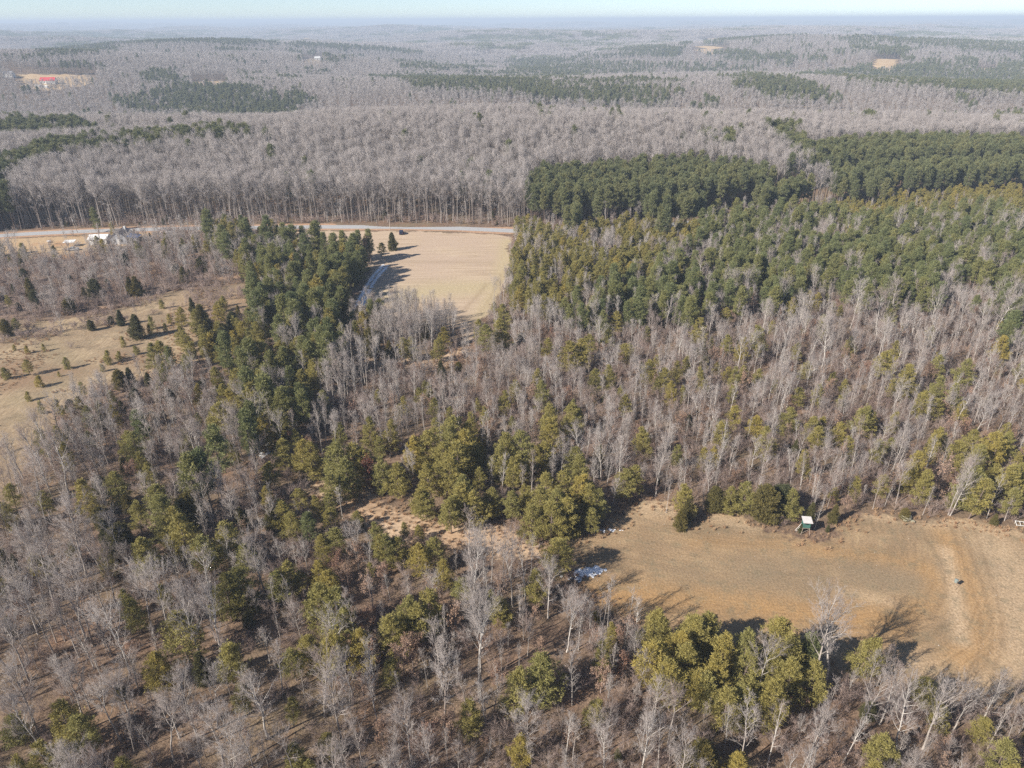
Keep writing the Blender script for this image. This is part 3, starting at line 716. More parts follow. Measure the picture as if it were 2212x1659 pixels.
# ------------------------------------------------------------------ where the trees stand
TREES = {}                                     # kind -> list of [x, y, height, hero label or None]
HERO = []
def D_(ox, oy, k, pts): return [(0.73733 * (ox + x * k), 0.73733 * (oy + y * k), kind, h) for (x, y, kind, h) in pts]
V_, L_, O_, P_, C_, B_, Y_, S_ = 'virginia', 'loblolly', 'oak', 'pole', 'cedar', 'brownleaf', 'youngpine', 'shrub'
tops = []
# each entry: where the treetop shows, kind, height in metres; the foot follows from the height
tops += D_(700, 1200, .3165, [(375, 250, V_, 9), (530, 265, V_, 9.5), (640, 310, V_, 9), (900, 310, V_, 11), (1050, 290, V_, 10), (1170, 335, V_, 9), (1000, 450, V_, 9), (1330, 450, V_, 8.5), (1450, 490, V_, 8), (1700, 190, V_, 10), (1620, 240, V_, 9), (1960, 80, V_, 11), (1900, 320, V_, 10), (2050, 180, V_, 11), (1760, 470, V_, 9), (1650, 690, V_, 8), (1720, 760, V_, 7), (1950, 820, V_, 8), (2080, 700, V_, 9), (2180, 760, V_, 8), (850, 580, V_, 8), (960, 610, V_, 7), (1190, 490, 'redleaf', 6.5), (720, 800, V_, 5), (815, 780, V_, 5), (540, 730, V_, 6), (380, 850, V_, 6.5), (460, 960, V_, 7), (620, 970, L_, 7.5), (800, 930, V_, 5), (865, 910, V_, 5), (1080, 930, V_, 4), (1280, 1040, V_, 6), (1290, 1120, V_, 7), (1530, 1050, V_, 3.2), (1650, 1060, V_, 3.6), (890, 1090, V_, 7), (780, 1160, V_, 6), (1350, 1160, V_, 7), (1430, 1190, V_, 6), (1800, 1190, V_, 7), (1650, 1260, V_, 7), (1880, 1400, V_, 6), (60, 1210, V_, 7), (430, 1400, V_, 8), (340, 1450, V_, 7.5), (720, 1400, V_, 7), (800, 1500, V_, 7), (240, 500, V_, 7), (900, 1330, B_, 4.5), (1000, 1490, B_, 4.5), (1310, 1450, B_, 5), (1200, 1540, B_, 5), (330, 30, O_, 10), (470, 20, P_, 10), (720, 50, P_, 10), (870, 60, P_, 10), (690, 480, O_, 5), (2110, 1120, O_, 13), (1080, 1020, O_, 4.5), (110, 700, P_, 9.5), (1560, 370, O_, 8)])
tops += D_(1300, 1250, .3165, [(60, 20, V_, 11), (120, 130, V_, 11), (40, 250, V_, 10), (720, 40, V_, 11), (590, 100, V_, 10), (520, 170, V_, 9), (620, 240, V_, 9), (850, 190, V_, 8), (910, 140, V_, 8), (1190, 180, V_, 8), (1280, 260, V_, 7), (190, 540, V_, 8), (80, 640, V_, 7.5), (430, 550, V_, 7), (640, 570, V_, 7.5), (950, 420, V_, 9), (1080, 430, V_, 9), (1240, 430, V_, 9), (1370, 530, V_, 8), (1050, 600, V_, 9), (900, 560, V_, 9), (1410, 590, V_, 7), (1200, 640, V_, 8), (800, 740, V_, 8), (1000, 700, V_, 9), (1100, 660, V_, 9), (1220, 750, C_, 6.5), (1380, 760, V_, 6.2), (1690, 400, V_, 7.5), (1890, 20, V_, 8), (2160, 170, V_, 5.5), (1030, 1040, 'virginia*1.25', 8.3), (2205, 760, C_, 4.8), (520, 1590, V_, 5.5), (850, 1340, V_, 7), (170, 1400, V_, 5.5), (1100, 80, O_, 11), (1290, 10, O_, 12), (1480, 80, O_, 11), (1660, 150, O_, 10), (640, 1040, O_, 14), (220, 1100, O_, 13), (760, 1070, P_, 13), (980, 1280, O_, 11), (1180, 1530, O_, 8.5), (2100, 440, P_, 9), (440, 300, P_, 8)])
tops += D_(1800, 1725, .3165, [(340, 200, V_, 8.5), (470, 240, V_, 8), (700, 200, V_, 9), (880, 230, V_, 8.5), (860, 310, V_, 9), (620, 380, V_, 9), (400, 460, V_, 10), (740, 500, V_, 9), (1000, 430, V_, 9), (1230, 420, V_, 9), (820, 760, V_, 8), (900, 800, V_, 8), (1190, 910, V_, 8), (1600, 320, V_, 9.5), (1680, 450, V_, 9), (1830, 460, L_, 8), (1880, 680, V_, 8), (860, 1450, C_, 6.5), (1450, 430, O_, 12.5), (2040, 330, O_, 14), (2160, 180, O_, 15), (270, 560, O_, 9), (570, 930, O_, 10.5), (1300, 1030, P_, 12.5), (240, 380, O_, 8), (1560, 1060, P_, 11.5), (1900, 1100, P_, 13.5), (1990, 1150, P_, 12.5), (430, 930, B_, 3.5), (1210, 600, V_, 8.5), (560, 700, V_, 9), (1050, 640, V_, 9)])
tops += D_(2000, 1350, .5426, [(1290, 1220, O_, 12.5), (1440, 1200, O_, 12.5), (1050, 1140, O_, 12.5), (110, 1545, C_, 5.5), (1110, 1480, V_, 6.5), (1640, 1390, V_, 5.5), (1430, 1510, B_, 3.5), (30, 205, C_, 5.5), (45, 140, V_, 7.5), (350, 110, V_, 7.5), (470, 150, C_, 7.5), (700, 225, C_, 4.2), (830, 240, C_, 4.2), (600, 160, V_, 7), (545, 130, C_, 6.5), (1430, 25, B_, 7.5), (1600, 30, V_, 10), (1625, 90, V_, 9.5), (1790, 20, V_, 9), (1700, 290, C_, 2.6), (645, 343, C_, 2.0), (790, 345, C_, 1.7), (1090, 80, V_, 6), (160, 10, P_, 9.5), (1220, 0, O_, 10), (740, 130, O_, 7), (265, 150, V_, 6), (190, 150, C_, 5.5), (1210, 262, C_, 2.4), (1750, 1330, P_, 8), (1330, 1180, V_, 6), (1000, 950, V_, 8)])
tops += D_(0, 1250, .3165, [(1190, 60, V_, 8.5), (1130, 40, V_, 7.5), (1030, 420, V_, 8), (740, 500, V_, 8.5), (1700, 270, L_, 14), (1830, 230, L_, 14), (1930, 30, L_, 15), (1420, 540, V_, 8.5), (1500, 650, V_, 9.5), (1640, 820, V_, 10.5), (1560, 730, V_, 9), (1330, 990, V_, 8.5), (1230, 720, V_, 6.5), (2080, 870, V_, 9.5), (1880, 1000, V_, 9), (60, 540, V_, 6.5), (20, 700, V_, 6.5), (2050, 1400, V_, 8.5), (2190, 1330, V_, 8.5), (380, 600, V_, 6.5), (1690, 620, C_, 7.5), (250, 20, O_, 14), (440, 60, O_, 14), (1630, 30, O_, 13), (560, 740, O_, 15), (780, 880, O_, 11), (150, 1000, O_, 14), (260, 1060, O_, 14), (480, 1120, O_, 14), (820, 1300, O_, 11), (1360, 1280, O_, 15), (1200, 1300, O_, 14), (100, 1330, O_, 13), (540, 1330, O_, 14), (870, 1080, O_, 13), (2150, 20, O_, 11), (300, 560, O_, 9), (1070, 900, C_, 5.5), (960, 860, C_, 6), (1150, 640, C_, 4)])
tops += D_(0, 1725, .3165, [(1700, 40, O_, 14), (1880, 10, O_, 14), (990, 150, O_, 14), (640, 640, O_, 10), (570, 720, O_, 12), (80, 760, O_, 12), (1520, 950, O_, 9), (1660, 850, O_, 11), (1930, 1150, O_, 11), (1750, 1400, O_, 9), (1620, 240, V_, 10), (1400, 590, V_, 7), (2050, 480, V_, 8.5), (540, 1060, V_, 8.5), (700, 1180, V_, 8), (330, 1460, V_, 7.5), (1080, 1580, V_, 5.5), (2200, 880, V_, 5.5), (60, 1170, V_, 5.5), (1830, 600, C_, 6)])
tops += D_(700, 1725, .3165, [(720, 0, V_, 10.5), (850, 20, V_, 10.5), (1720, 0, V_, 9.5), (1560, 60, V_, 8.5), (1440, 220, V_, 8.5), (1640, 120, V_, 8.5), (1080, 400, V_, 7.5), (760, 440, V_, 8.5), (660, 450, V_, 6.5), (1340, 650, V_, 6), (470, 550, V_, 6.5), (2110, 1040, V_, 7), (830, 1320, V_, 4.5), (480, 1460, V_, 5.5), (1500, 570, B_, 6.5), (1590, 490, B_, 5.5), (1980, 150, B_, 5.5), (1180, 200, B_, 4.5), (1850, 560, O_, 15), (2180, 160, O_, 15), (680, 560, O_, 13), (1220, 770, O_, 10), (930, 210, O_, 10), (1020, 30, P_, 11), (1540, 1060, O_, 12), (1080, 1230, O_, 9), (410, 1320, O_, 10), (130, 800, O_, 12), (1840, 310, P_, 12.5), (1770, 1330, O_, 10.5), (850, 830, O_, 12)])
tops += D_(1000, 1350, .5426, [(1085, 1045, V_, 9.5), (920, 1150, V_, 8.5), (960, 1490, V_, 5.5), (735, 780, O_, 15), (1230, 710, O_, 12), (860, 740, V_, 6), (1020, 1310, O_, 10.5), (1440, 1440, O_, 10.5), (1350, 1290, V_, 5.5), (1410, 1120, B_, 5), (400, 960, B_, 5)])
tops += D_(700, 600, .226, [(60, 180, L_, 14), (280, 260, L_, 13), (560, 240, L_, 14), (670, 270, L_, 14), (830, 280, L_, 13), (1000, 335, V_, 11), (1080, 370, L_, 11), (1330, 340, L_, 12), (1500, 370, L_, 13), (1210, 380, L_, 12), (1200, 490, L_, 14), (1400, 640, L_, 13), (1650, 480, B_, 9), (370, 960, L_, 14), (880, 860, L_, 13), (820, 1000, L_, 14), (480, 1450, L_, 13), (1290, 1410, L_, 8.5), (1460, 1390, L_, 8.5), (1480, 1500, L_, 7.5), (1570, 1320, C_, 7.5), (1650, 1360, C_, 6.5), (1980, 368, 'cedar*1.3', 7.2), (1835, 488, 'virginia*1.25', 6.2), (380, 500, O_, 12), (790, 440, O_, 11), (560, 770, O_, 12), (1600, 560, L_, 11), (1520, 620, L_, 12), (1100, 700, L_, 13), (980, 600, V_, 12)])
tops += D_(0, 750, .3165, [(1120, 750, Y_, 3.3), (970, 880, Y_, 4.2), (1080, 885, Y_, 2.7), (935, 1000, Y_, 2.3), (600, 940, Y_, 3.5), (230, 960, V_, 4.6), (340, 1110, Y_, 3.3), (535, 1070, Y_, 1.5), (240, 1260, Y_, 2.6), (355, 1345, Y_, 3.4), (235, 830, Y_, 2.5), (115, 820, Y_, 1.9), (395, 815, Y_, 2.3), (120, 575, V_, 4.8), (25, 590, C_, 5.3), (1225, 550, 'cedar*1.3', 7.6), (1090, 500, 'cedar*1.2', 5.2), (830, 595, C_, 3.4), (1390, 560, Y_, 4.2), (1370, 640, Y_, 3.4), (1250, 830, Y_, 2.8), (1370, 810, V_, 8.5), (1460, 775, V_, 9), (1560, 830, L_, 8), (1850, 460, 'cedar*1.2', 11), (1790, 490, V_, 8), (2060, 660, C_, 6.5), (1930, 810, C_, 5.5), (2130, 520, C_, 6.5), (1660, 650, V_, 6.5), (1680, 980, Y_, 2.8), (1640, 470, V_, 6.5), (1760, 390, C_, 5.3), (1480, 400, Y_, 3.3), (1800, 880, Y_, 2.3), (1240, 190, 'cedar*1.2', 7), (1180, 200, C_, 6.5), (850, 220, C_, 7.5), (250, 210, C_, 7.5), (1510, 250, S_, 4.2), (1080, 1060, C_, 5.5), (1180, 1040, C_, 5.5), (1350, 1080, C_, 4.5), (1100, 40, O_, 13), (60, 360, V_, 4.6), (470, 570, S_, 3.2), (400, 640, S_, 2.9), (310, 770, S_, 2.7), (1200, 410, S_, 2.3), (700, 440, S_, 2.3), (520, 620, S_, 3), (1010, 560, C_, 2.6), (1520, 620, Y_, 3), (1550, 540, Y_, 3.2), (1700, 700, V_, 6.5), (1870, 650, V_, 8), (30, 1030, Y_, 3.5)])
tops += D_(2000, 600, .4521, [(110, 735, V_, 8.5), (290, 665, V_, 6.5), (530, 780, V_, 9.5), (1100, 860, V_, 6.5), (1340, 950, V_, 9.5), (1480, 1040, V_, 9.5), (1680, 1110, V_, 8.5), (1850, 1000, V_, 8.5), (2080, 850, V_, 8.5), (1020, 650, V_, 4.5), (300, 1050, V_, 5), (400, 1040, V_, 5.5), (500, 1060, V_, 5), (230, 1020, V_, 5), (330, 1300, V_, 7.5), (480, 1360, V_, 6.5), (700, 1310, V_, 7.5), (830, 1370, V_, 6.5), (900, 1440, V_, 6.5), (1150, 1300, V_, 8.5), (1230, 1330, V_, 7), (1030, 1400, V_, 6.5), (1660, 1260, V_, 6.5), (1700, 1450, V_, 7.5), (1900, 1440, V_, 7.5), (2050, 1480, V_, 8.5), (1800, 1530, V_, 7.5), (1960, 1560, V_, 8.5), (770, 1180, V_, 6.5), (800, 1010, V_, 5.5), (970, 1080, V_, 5), (1060, 1130, V_, 5), (210, 940, B_, 4.5), (400, 1100, B_, 5.5), (1190, 1030, B_, 4.5), (800, 850, B_, 4.5), (2070, 1060, B_, 5), (690, 490, O_, 13), (1410, 50, O_, 14), (400, 790, O_, 14), (700, 720, O_, 14), (970, 740, O_, 15), (1150, 520, O_, 14), (1320, 540, O_, 15), (1660, 560, O_, 14), (1880, 560, O_, 15), (2110, 560, O_, 15), (1600, 800, O_, 14), (1350, 760, O_, 13), (660, 1040, O_, 11), (1330, 1080, O_, 10), (500, 1180, O_, 10), (2060, 1230, O_, 11), (100, 900, O_, 12), (200, 1180, P_, 11), (780, 1460, O_, 9), (1420, 1480, O_, 10), (560, 1480, O_, 10)])
tops += D_(1000, 600, .4521, [(935, 775, V_, 9.5), (1050, 650, V_, 8.5), (1050, 740, V_, 9.5), (670, 790, V_, 6.5), (610, 860, V_, 7.5), (450, 850, V_, 7.5), (400, 860, V_, 7.5), (180, 800, C_, 8.5), (300, 880, C_, 5.5), (540, 760, C_, 6), (1780, 690, V_, 8.5), (1600, 840, V_, 7.5), (1540, 880, V_, 9.5), (1470, 890, V_, 9.5), (1340, 860, V_, 7.5), (1650, 1070, V_, 6.5), (1850, 900, V_, 7.5), (1750, 1050, V_, 7.5), (2000, 1000, V_, 7.5), (1350, 1290, V_, 8.5), (1490, 1300, V_, 8.5), (1550, 1330, V_, 6.5), (1130, 760, O_, 11), (740, 1100, O_, 11), (270, 1170, O_, 9), (1210, 880, P_, 13), (1640, 650, O_, 11), (640, 1010, C_, 6), (760, 1020, C_, 4)])
_q = np.random.default_rng(23)
for _px, _py in ((818, 568), (800, 592), (786, 612), (774, 634), (764, 655), (757, 675)):
    for _ in range(6):
        g = ground_at(_px, _py); HERO.append((g[0] - 3.0 - 9 * _q.random(), g[1] + 5 * _q.random() - 2.5, L_ if _q.random() < .7 else V_, 9.5 + 4 * _q.random(), 1.0))
tops += [(250, 497, O_, 8), (300, 488, O_, 9), (272, 522, O_, 8), (330, 502, O_, 7), (392, 505, O_, 7), (215, 522, O_, 6), (182, 505, O_, 7), (342, 530, O_, 8), (412, 520, O_, 7), (232, 540, S_, 4), (290, 545, S_, 4), (320, 545, O_, 6), (370, 540, O_, 7), (440, 520, V_, 7), (20, 500, O_, 9), (5, 520, O_, 8), (60, 545, O_, 6), (120, 545, O_, 6), (470, 545, O_, 7), (430, 555, C_, 6), (150, 560, S_, 4), (200, 565, O_, 7), (90, 570, O_, 8), (260, 560, O_, 9), (575, 375, L_, 14), (1030, 405, L_, 9), (200, 450, L_, 11), (1010, 345, L_, 19), (905, 340, L_, 19), (1065, 600, O_, 9), (1200, 905, V_, 9), (560, 735, V_, 12), (500, 800, V_, 11), (540, 830, V_, 12), (470, 870, V_, 10)]
_r = np.random.default_rng(17)
for _ in range(48):                             # evergreen island on the right side of the pasture
    q = (385 + 150 * _r.random(), 640 + 125 * _r.random())
    if q[1] > 770 - 0.2 * (q[0] - 385) or q[0] < 470 - 0.9 * (q[1] - 640): continue
    tops.append((q[0], q[1], [V_, C_, Y_, V_][_r.integers(0, 4)], 3.0 + 4.0 * _r.random()))
for (x, y, kind, h) in tops:
    g = ground_at(x, y, h); kind, _, wide = kind.partition('*')
    HERO.append((g[0], g[1], kind, h, float(wide or 1)))

CLEAR = [(OCHRE, 0.0), (HAY, 0.0), (PASTURE, 0.012), (SEDGE, 0.02), (OPENING, 0.02), (YARD, 0.03)]
CLEARW = [(G(p), k) for p, k in CLEAR]
CLEARFAR = [G(p) for p in FARFIELDS]
# stands, drawn round their treetops; mixes are (chance, kind, low, high) for the tall, middle and low layer
def W(*a): return a
ZONES = [
 ([(440, 470), (640, 478), (770, 496), (800, 530), (700, 548), (545, 560), (480, 548)], W((.26, L_, 10, 15), (.12, V_, 8, 12), (.20, O_, 9, 12)), W((.14, V_, 5, 10), (.2, P_, 8, 11), (.06, L_, 7, 12)), W((.5, S_, 2, 4), (.08, C_, 2, 5))),
 ([(466, 476), (640, 482), (770, 500), (836, 552), (838, 600), (800, 640), (775, 700), (730, 760), (690, 830), (640, 900), (600, 960), (555, 990), (500, 930), (480, 820), (530, 720), (545, 610), (500, 545)], W((.52, L_, 10, 15), (.20, V_, 8, 12), (.08, O_, 10, 13)), W((.36, V_, 6, 11), (.08, L_, 7, 11), (.08, P_, 8, 11)), W((.35, S_, 2, 3.5), (.1, C_, 2, 4))),
 ([(1110, 500), (1130, 470), (1300, 466), (1440, 478), (1530, 470), (1525, 500), (1440, 540), (1330, 590), (1230, 640), (1150, 650), (1105, 600)], W((.85, V_, 7, 10.5), (.04, P_, 8, 11)), W((.38, V_, 5, 9), (.12, P_, 7, 11)), W((.10, C_, 2, 4), (.2, S_, 2, 4))),
 ([(1700, 440), (1800, 418), (2212, 388), (2500, 370), (2500, 440), (2212, 462), (2000, 455), (1850, 448)], W((.95, V_, 6, 8.5),), W((.6, V_, 5, 8), (.08, P_, 7, 10)), W((.2, S_, 2, 4),)),
 ([(1530, 470), (1640, 436), (1720, 430), (1850, 446), (2000, 455), (2212, 462), (2500, 440), (2500, 700), (2212, 690), (2100, 655), (1980, 640), (1860, 605), (1740, 600), (1600, 640), (1480, 668), (1330, 680), (1200, 660), (1230, 640), (1330, 590), (1440, 540), (1525, 500)], W((.72, L_, 9, 13), (.06, O_, 9, 13), (.05, P_, 9, 13)), W((.20, L_, 6, 10), (.18, P_, 7, 12), (.06, V_, 5, 9)), W((.3, S_, 2, 4),)),
 ([(1135, 470), (1140, 395), (1180, 365), (1330, 352), (1500, 345), (1700, 375), (1745, 405), (1720, 425), (1560, 462), (1440, 476), (1300, 466)], W((1.0, 'plantation', 15.5, 18.5),), W((.25, 'plantation', 14, 17),), W((.1, S_, 2, 4),)),
 ([(1690, 285), (1760, 312), (1900, 300), (2212, 302), (2500, 300), (2500, 372), (2212, 390), (2000, 404), (1880, 414), (1800, 395), (1745, 360), (1650, 290)], W((.9, 'plantation', 14, 18), (.06, O_, 12, 15)), W((.25, 'plantation', 12, 16),), W((.1, S_, 2, 4),)),
 ([(600, 940), (720, 925), (900, 900), (1010, 900), (1150, 945), (1330, 1050), (1320, 1110), (1200, 1130), (1100, 1110), (950, 1060), (800, 1030), (690, 1000)], W((.45, V_, 7, 10), (.12, P_, 9, 12)), W((.22, V_, 5, 8), (.25, P_, 7, 11)), W((.3, S_, 2, 3.5), (.05, B_, 3, 5))),
 ([(1970, 930), (2100, 920), (2300, 940), (2300, 1090), (2150, 1080), (2040, 1040), (1960, 990)], W((.6, V_, 7, 9), (.2, O_, 9, 12)), W((.3, V_, 5, 8), (.3, P_, 7, 10)), W((.4, S_, 2, 4), (.1, B_, 3, 5))),
 ([(1390, 1330), (1560, 1320), (1700, 1370), (1720, 1450), (1600, 1530), (1450, 1520), (1380, 1420)], W((.5, V_, 8, 10),), W((.25, V_, 6, 9), (.1, P_, 8, 11)), W((.3, S_, 2, 3),)),
 ([(755, 625), (900, 615), (1015, 660), (1000, 740), (880, 770), (765, 730)], W((.35, P_, 9, 12),), W((.95, P_, 8, 12),), W((.12, S_, 2, 3),)),
 ([(690, 740), (800, 720), (830, 800), (760, 850), (680, 830)], W((.4, P_, 10, 13),), W((.85, P_, 9, 13),), W((.3, S_, 2, 3),)),
 ([(-300, 520), (60, 545), (200, 540), (420, 520), (545, 560), (545, 640), (345, 632), (110, 690), (-300, 720)], W((.34, O_, 6, 11),), W((.22, O_, 4, 7), (.03, C_, 4, 6)), W((.85, S_, 2, 4), (.02, C_, 2, 4))),
 ([(960, 1110), (1060, 1100), (1160, 1140), (1150, 1230), (1000, 1240)], W((.25, O_, 10, 13), (.2, P_, 10, 13)), W((.6, P_, 8, 12),), W((.4, S_, 2, 3),)),
 ([(-300, 830), (210, 820), (470, 840), (600, 1000), (620, 1150), (560, 1300), (-300, 1250)], W((.42, O_, 7, 12.5), (.05, V_, 6, 9), (.02, L_, 9, 12)), W((.40, P_, 5, 10), (.05, V_, 4, 7), (.13, O_, 4, 7)), W((.62, S_, 1.8, 3.5), (.06, C_, 2.5, 5), (.03, B_, 3, 5))),
 ([(-300, 1250), (560, 1300), (700, 1450), (760, 1760), (-300, 1760)], W((.42, O_, 8, 14), (.02, V_, 5, 8)), W((.28, P_, 5, 10), (.01, V_, 4, 6), (.12, O_, 4, 8)), W((.48, S_, 1.3, 3), (.02, C_, 2, 4), (.03, B_, 2.5, 4))),
 ([(700, 1180), (1200, 1180), (1250, 1330), (1100, 1450), (700, 1450)], W((.33, O_, 6, 11), (.05, V_, 5, 8)), W((.42, P_, 5, 9), (.04, V_, 4, 6.5), (.10, O_, 3.5, 6.5)), W((.42, S_, 2, 3.5), (.14, B_, 3, 5))),
]
DEFAULT = (W((.33, O_, 6, 10.5), (.16, P_, 7, 11.5), (.06, V_, 6, 9)), W((.50, P_, 4.5, 9), (.05, V_, 4, 7), (.13, O_, 3.5, 6.5)), W((.74, S_, 1.8, 4), (.08, B_, 2.5, 5), (.02, C_, 2, 3.5)))
# far stands of pine (treetops), elsewhere bare woods
FARPINE = [
 ([(0, 400), (60, 350), (130, 328), (300, 303), (490, 288), (505, 300), (400, 320), (250, 340), (140, 358), (60, 405), (-60, 470), (-200, 520), (-200, 430)], .95),
 ([(-50, 283), (100, 277), (205, 281), (200, 296), (60, 303), (-50, 308)], .95),
 ([(240, 225), (330, 195), (420, 183), (520, 190), (640, 205), (720, 218), (650, 232), (640, 250), (520, 260), (420, 245), (320, 245)], .85),
 ([(300, 160), (350, 147), (395, 165), (400, 190), (330, 180)], .6), ([(90, 88), (240, 95), (245, 112), (180, 120), (80, 115)], .7),
 ([(40, 78), (200, 66), (355, 72), (440, 86), (350, 86), (200, 84)], .85),
 ([(810, 166), (960, 168), (1100, 174), (1240, 180), (1390, 198), (1400, 216), (1290, 220), (1150, 210), (1080, 195), (900, 188)], .9),
 ([(870, 146), (1010, 148), (1010, 157), (880, 160)], .6), ([(1106, 126), (1200, 122), (1275, 138), (1270, 168), (1180, 172), (1090, 165)], .6),
 ([(1270, 137), (1420, 138), (1560, 142), (1560, 156), (1400, 155), (1270, 153)], .4), ([(1356, 104), (1430, 99), (1490, 106), (1480, 122), (1370, 122)], .75),
 ([(1546, 112), (1690, 115), (1790, 128), (1790, 137), (1700, 137), (1560, 126)], .7), ([(1556, 168), (1640, 165), (1800, 196), (1800, 210), (1700, 208), (1620, 196)], .75),
 ([(1736, 160), (1850, 140), (2000, 136), (2300, 132), (2300, 210), (2150, 200), (1980, 190), (1850, 180)], .8), ([(1880, 108), (1930, 104), (1968, 112), (1966, 126), (1886, 124)], .9),
 ([(1806, 72), (2300, 70), (2300, 106), (2000, 104), (1830, 88)], .4), ([(1106, 66), (1250, 66), (1350, 74), (1345, 105), (1270, 105), (1106, 90)], .55),
 ([(980, 92), (1060, 86), (1130, 92), (1100, 104), (1000, 104)], .8), ([(470, 85), (590, 84), (600, 96), (480, 98)], .8), ([(650, 115), (720, 117), (720, 126), (650, 126)], .9), ([(1640, 280), (1720, 285), (1720, 300), (1650, 300)], .6),
]
def scatter(x0, x1, y0, y1, s, seed):
    r = np.random.default_rng(seed)
    gx, gy = np.meshgrid(np.arange(x0, x1, s), np.arange(y0, y1, s), indexing='ij')
    x = gx.ravel() + (r.random(gx.size) - .5) * s * 1.15; y = gy.ravel() + (r.random(gx.size) - .5) * s * 1.15
    return x, y, r
hx = np.array([h[0] for h in HERO]); hy = np.array([h[1] for h in HERO]); hr = np.array([0.6 if h[3] < 4 else 1.7 for h in HERO])
def keep_clear(x, y, r, layer):
    k = np.ones(len(x), bool)
    for poly, leak in CLEARW:
        ins = in_poly(x, y, poly)
        k &= ~(ins & (r.random(len(x)) > (leak if layer == 2 else leak * 0.25)))
    d, _ = poly_dist(x, y, ROAD); k &= d > 6.8
    for poly in CLEARFAR: k &= ~in_poly(x, y, poly)
    for i in range(0, len(hx)):
        k &= (np.abs(x - hx[i]) > hr[i]) | (np.abs(y - hy[i]) > hr[i])
    return k
SIGHT = [(1266, 1238, 26), (1290, 1232, 18), (1737, 1130, 16), (1715, 1150, 12), (2061, 1260, 10), (572, 975, 10), (1957, 1115, 14), (868, 500, 10), (830, 578, 8), (815, 595, 8), (800, 615, 8), (785, 640, 8), (775, 660, 8), (1315, 1146, 12), (650, 1042, 22), (690, 1042, 22), (730, 1052, 22), (770, 1066, 22), (810, 1080, 22), (850, 1096, 22), (890, 1108, 22), (930, 1120, 22), (970, 1132, 22), (1010, 1142, 20), (1050, 1145, 20), (700, 1062, 18), (760, 1088, 18), (820, 1108, 18), (880, 1128, 18), (940, 1146, 18), (1090, 1150, 18), (1130, 1160, 14), (1000, 1165, 16)]
def blocks(x, y, h):
    b_ = project(np.stack([x, y, terrain(x, y)], 1)); t_ = project(np.stack([x, y, terrain(x, y) + h], 1))
    k = np.zeros(len(x), bool)
    for sx, sy, w in SIGHT:
        k |= (np.abs((b_[:, 0] + t_[:, 0]) / 2 - sx) < w + FPX * 1.0 / b_[:, 2]) & (t_[:, 1] < sy + 4) & (b_[:, 1] > sy + 3)
    return k
for q in HERO:                                  # the conifers that show in the picture are not to be buried
    if q[2] in (V_, L_, C_, 'redleaf', Y_) or (q[2] == B_ and q[3] > 5):
        m_ = project((q[0], q[1], q[3] * 0.66))[0]; SIGHT.append((m_[0], m_[1], FPX * 0.10 * q[3] / m_[2]))
FILL = []                                       # x, y, kind, h
def choose(x, y, r, layer, zup):
    p = project(np.stack([x, y, terrain(x, y) + zup], 1))
    zi = np.full(len(x), -1)
    for i, z in enumerate(ZONES):
        jx = (vnoise(x + 11, y, 13) - .5) * 60; jy = (vnoise(x, y + 23, 13) - .5) * 60
        m_ = (zi < 0) & in_poly(p[:, 0] + jx, p[:, 1] + jy, z[0]); zi[m_] = i
    zi[np.isin(zi, (2, 4)) & (vnoise(x + 50, y, 17) * .6 + vnoise(x, y + 9, 7) * .4 > .66)] = -1
    u = r.random(len(x)); hh = r.random(len(x))
    for i in range(-1, len(ZONES)):
        mixes = (DEFAULT if i < 0 else ZONES[i][1:])[layer]
        sel = zi == i; lo = 0.0
        for ch, kind, a, b_ in mixes:
            s_ = sel & (u >= lo) & (u < lo + ch); lo += ch
            for j in np.nonzero(s_)[0]: FILL.append((x[j], y[j], kind, a + (b_ - a) * hh[j]))
for layer, (s, zup) in enumerate(((4.3, 9.0), (2.9, 7.0), (2.3, 3.0))):
    x, y, r = scatter(-330, 330, 22, 352, s, 50 + layer)
    k = (np.abs(x) < 0.80 * (y * 0.89 + 38) + 26) & (y < road_y(x)) & keep_clear(x, y, r, layer)
    if layer == 2:                              # undergrowth thins out far away where it cannot be seen
        k &= (r.random(len(x)) < np.clip(1.5 - y / 300, .3, 1)) | (np.abs(y - 325) < 12)
    k &= ~(blocks(x, y, (10.0, 8.0, 2.5)[layer]) & (r.random(len(x)) < .85))
    choose(x[k], y[k], r, layer, zup)
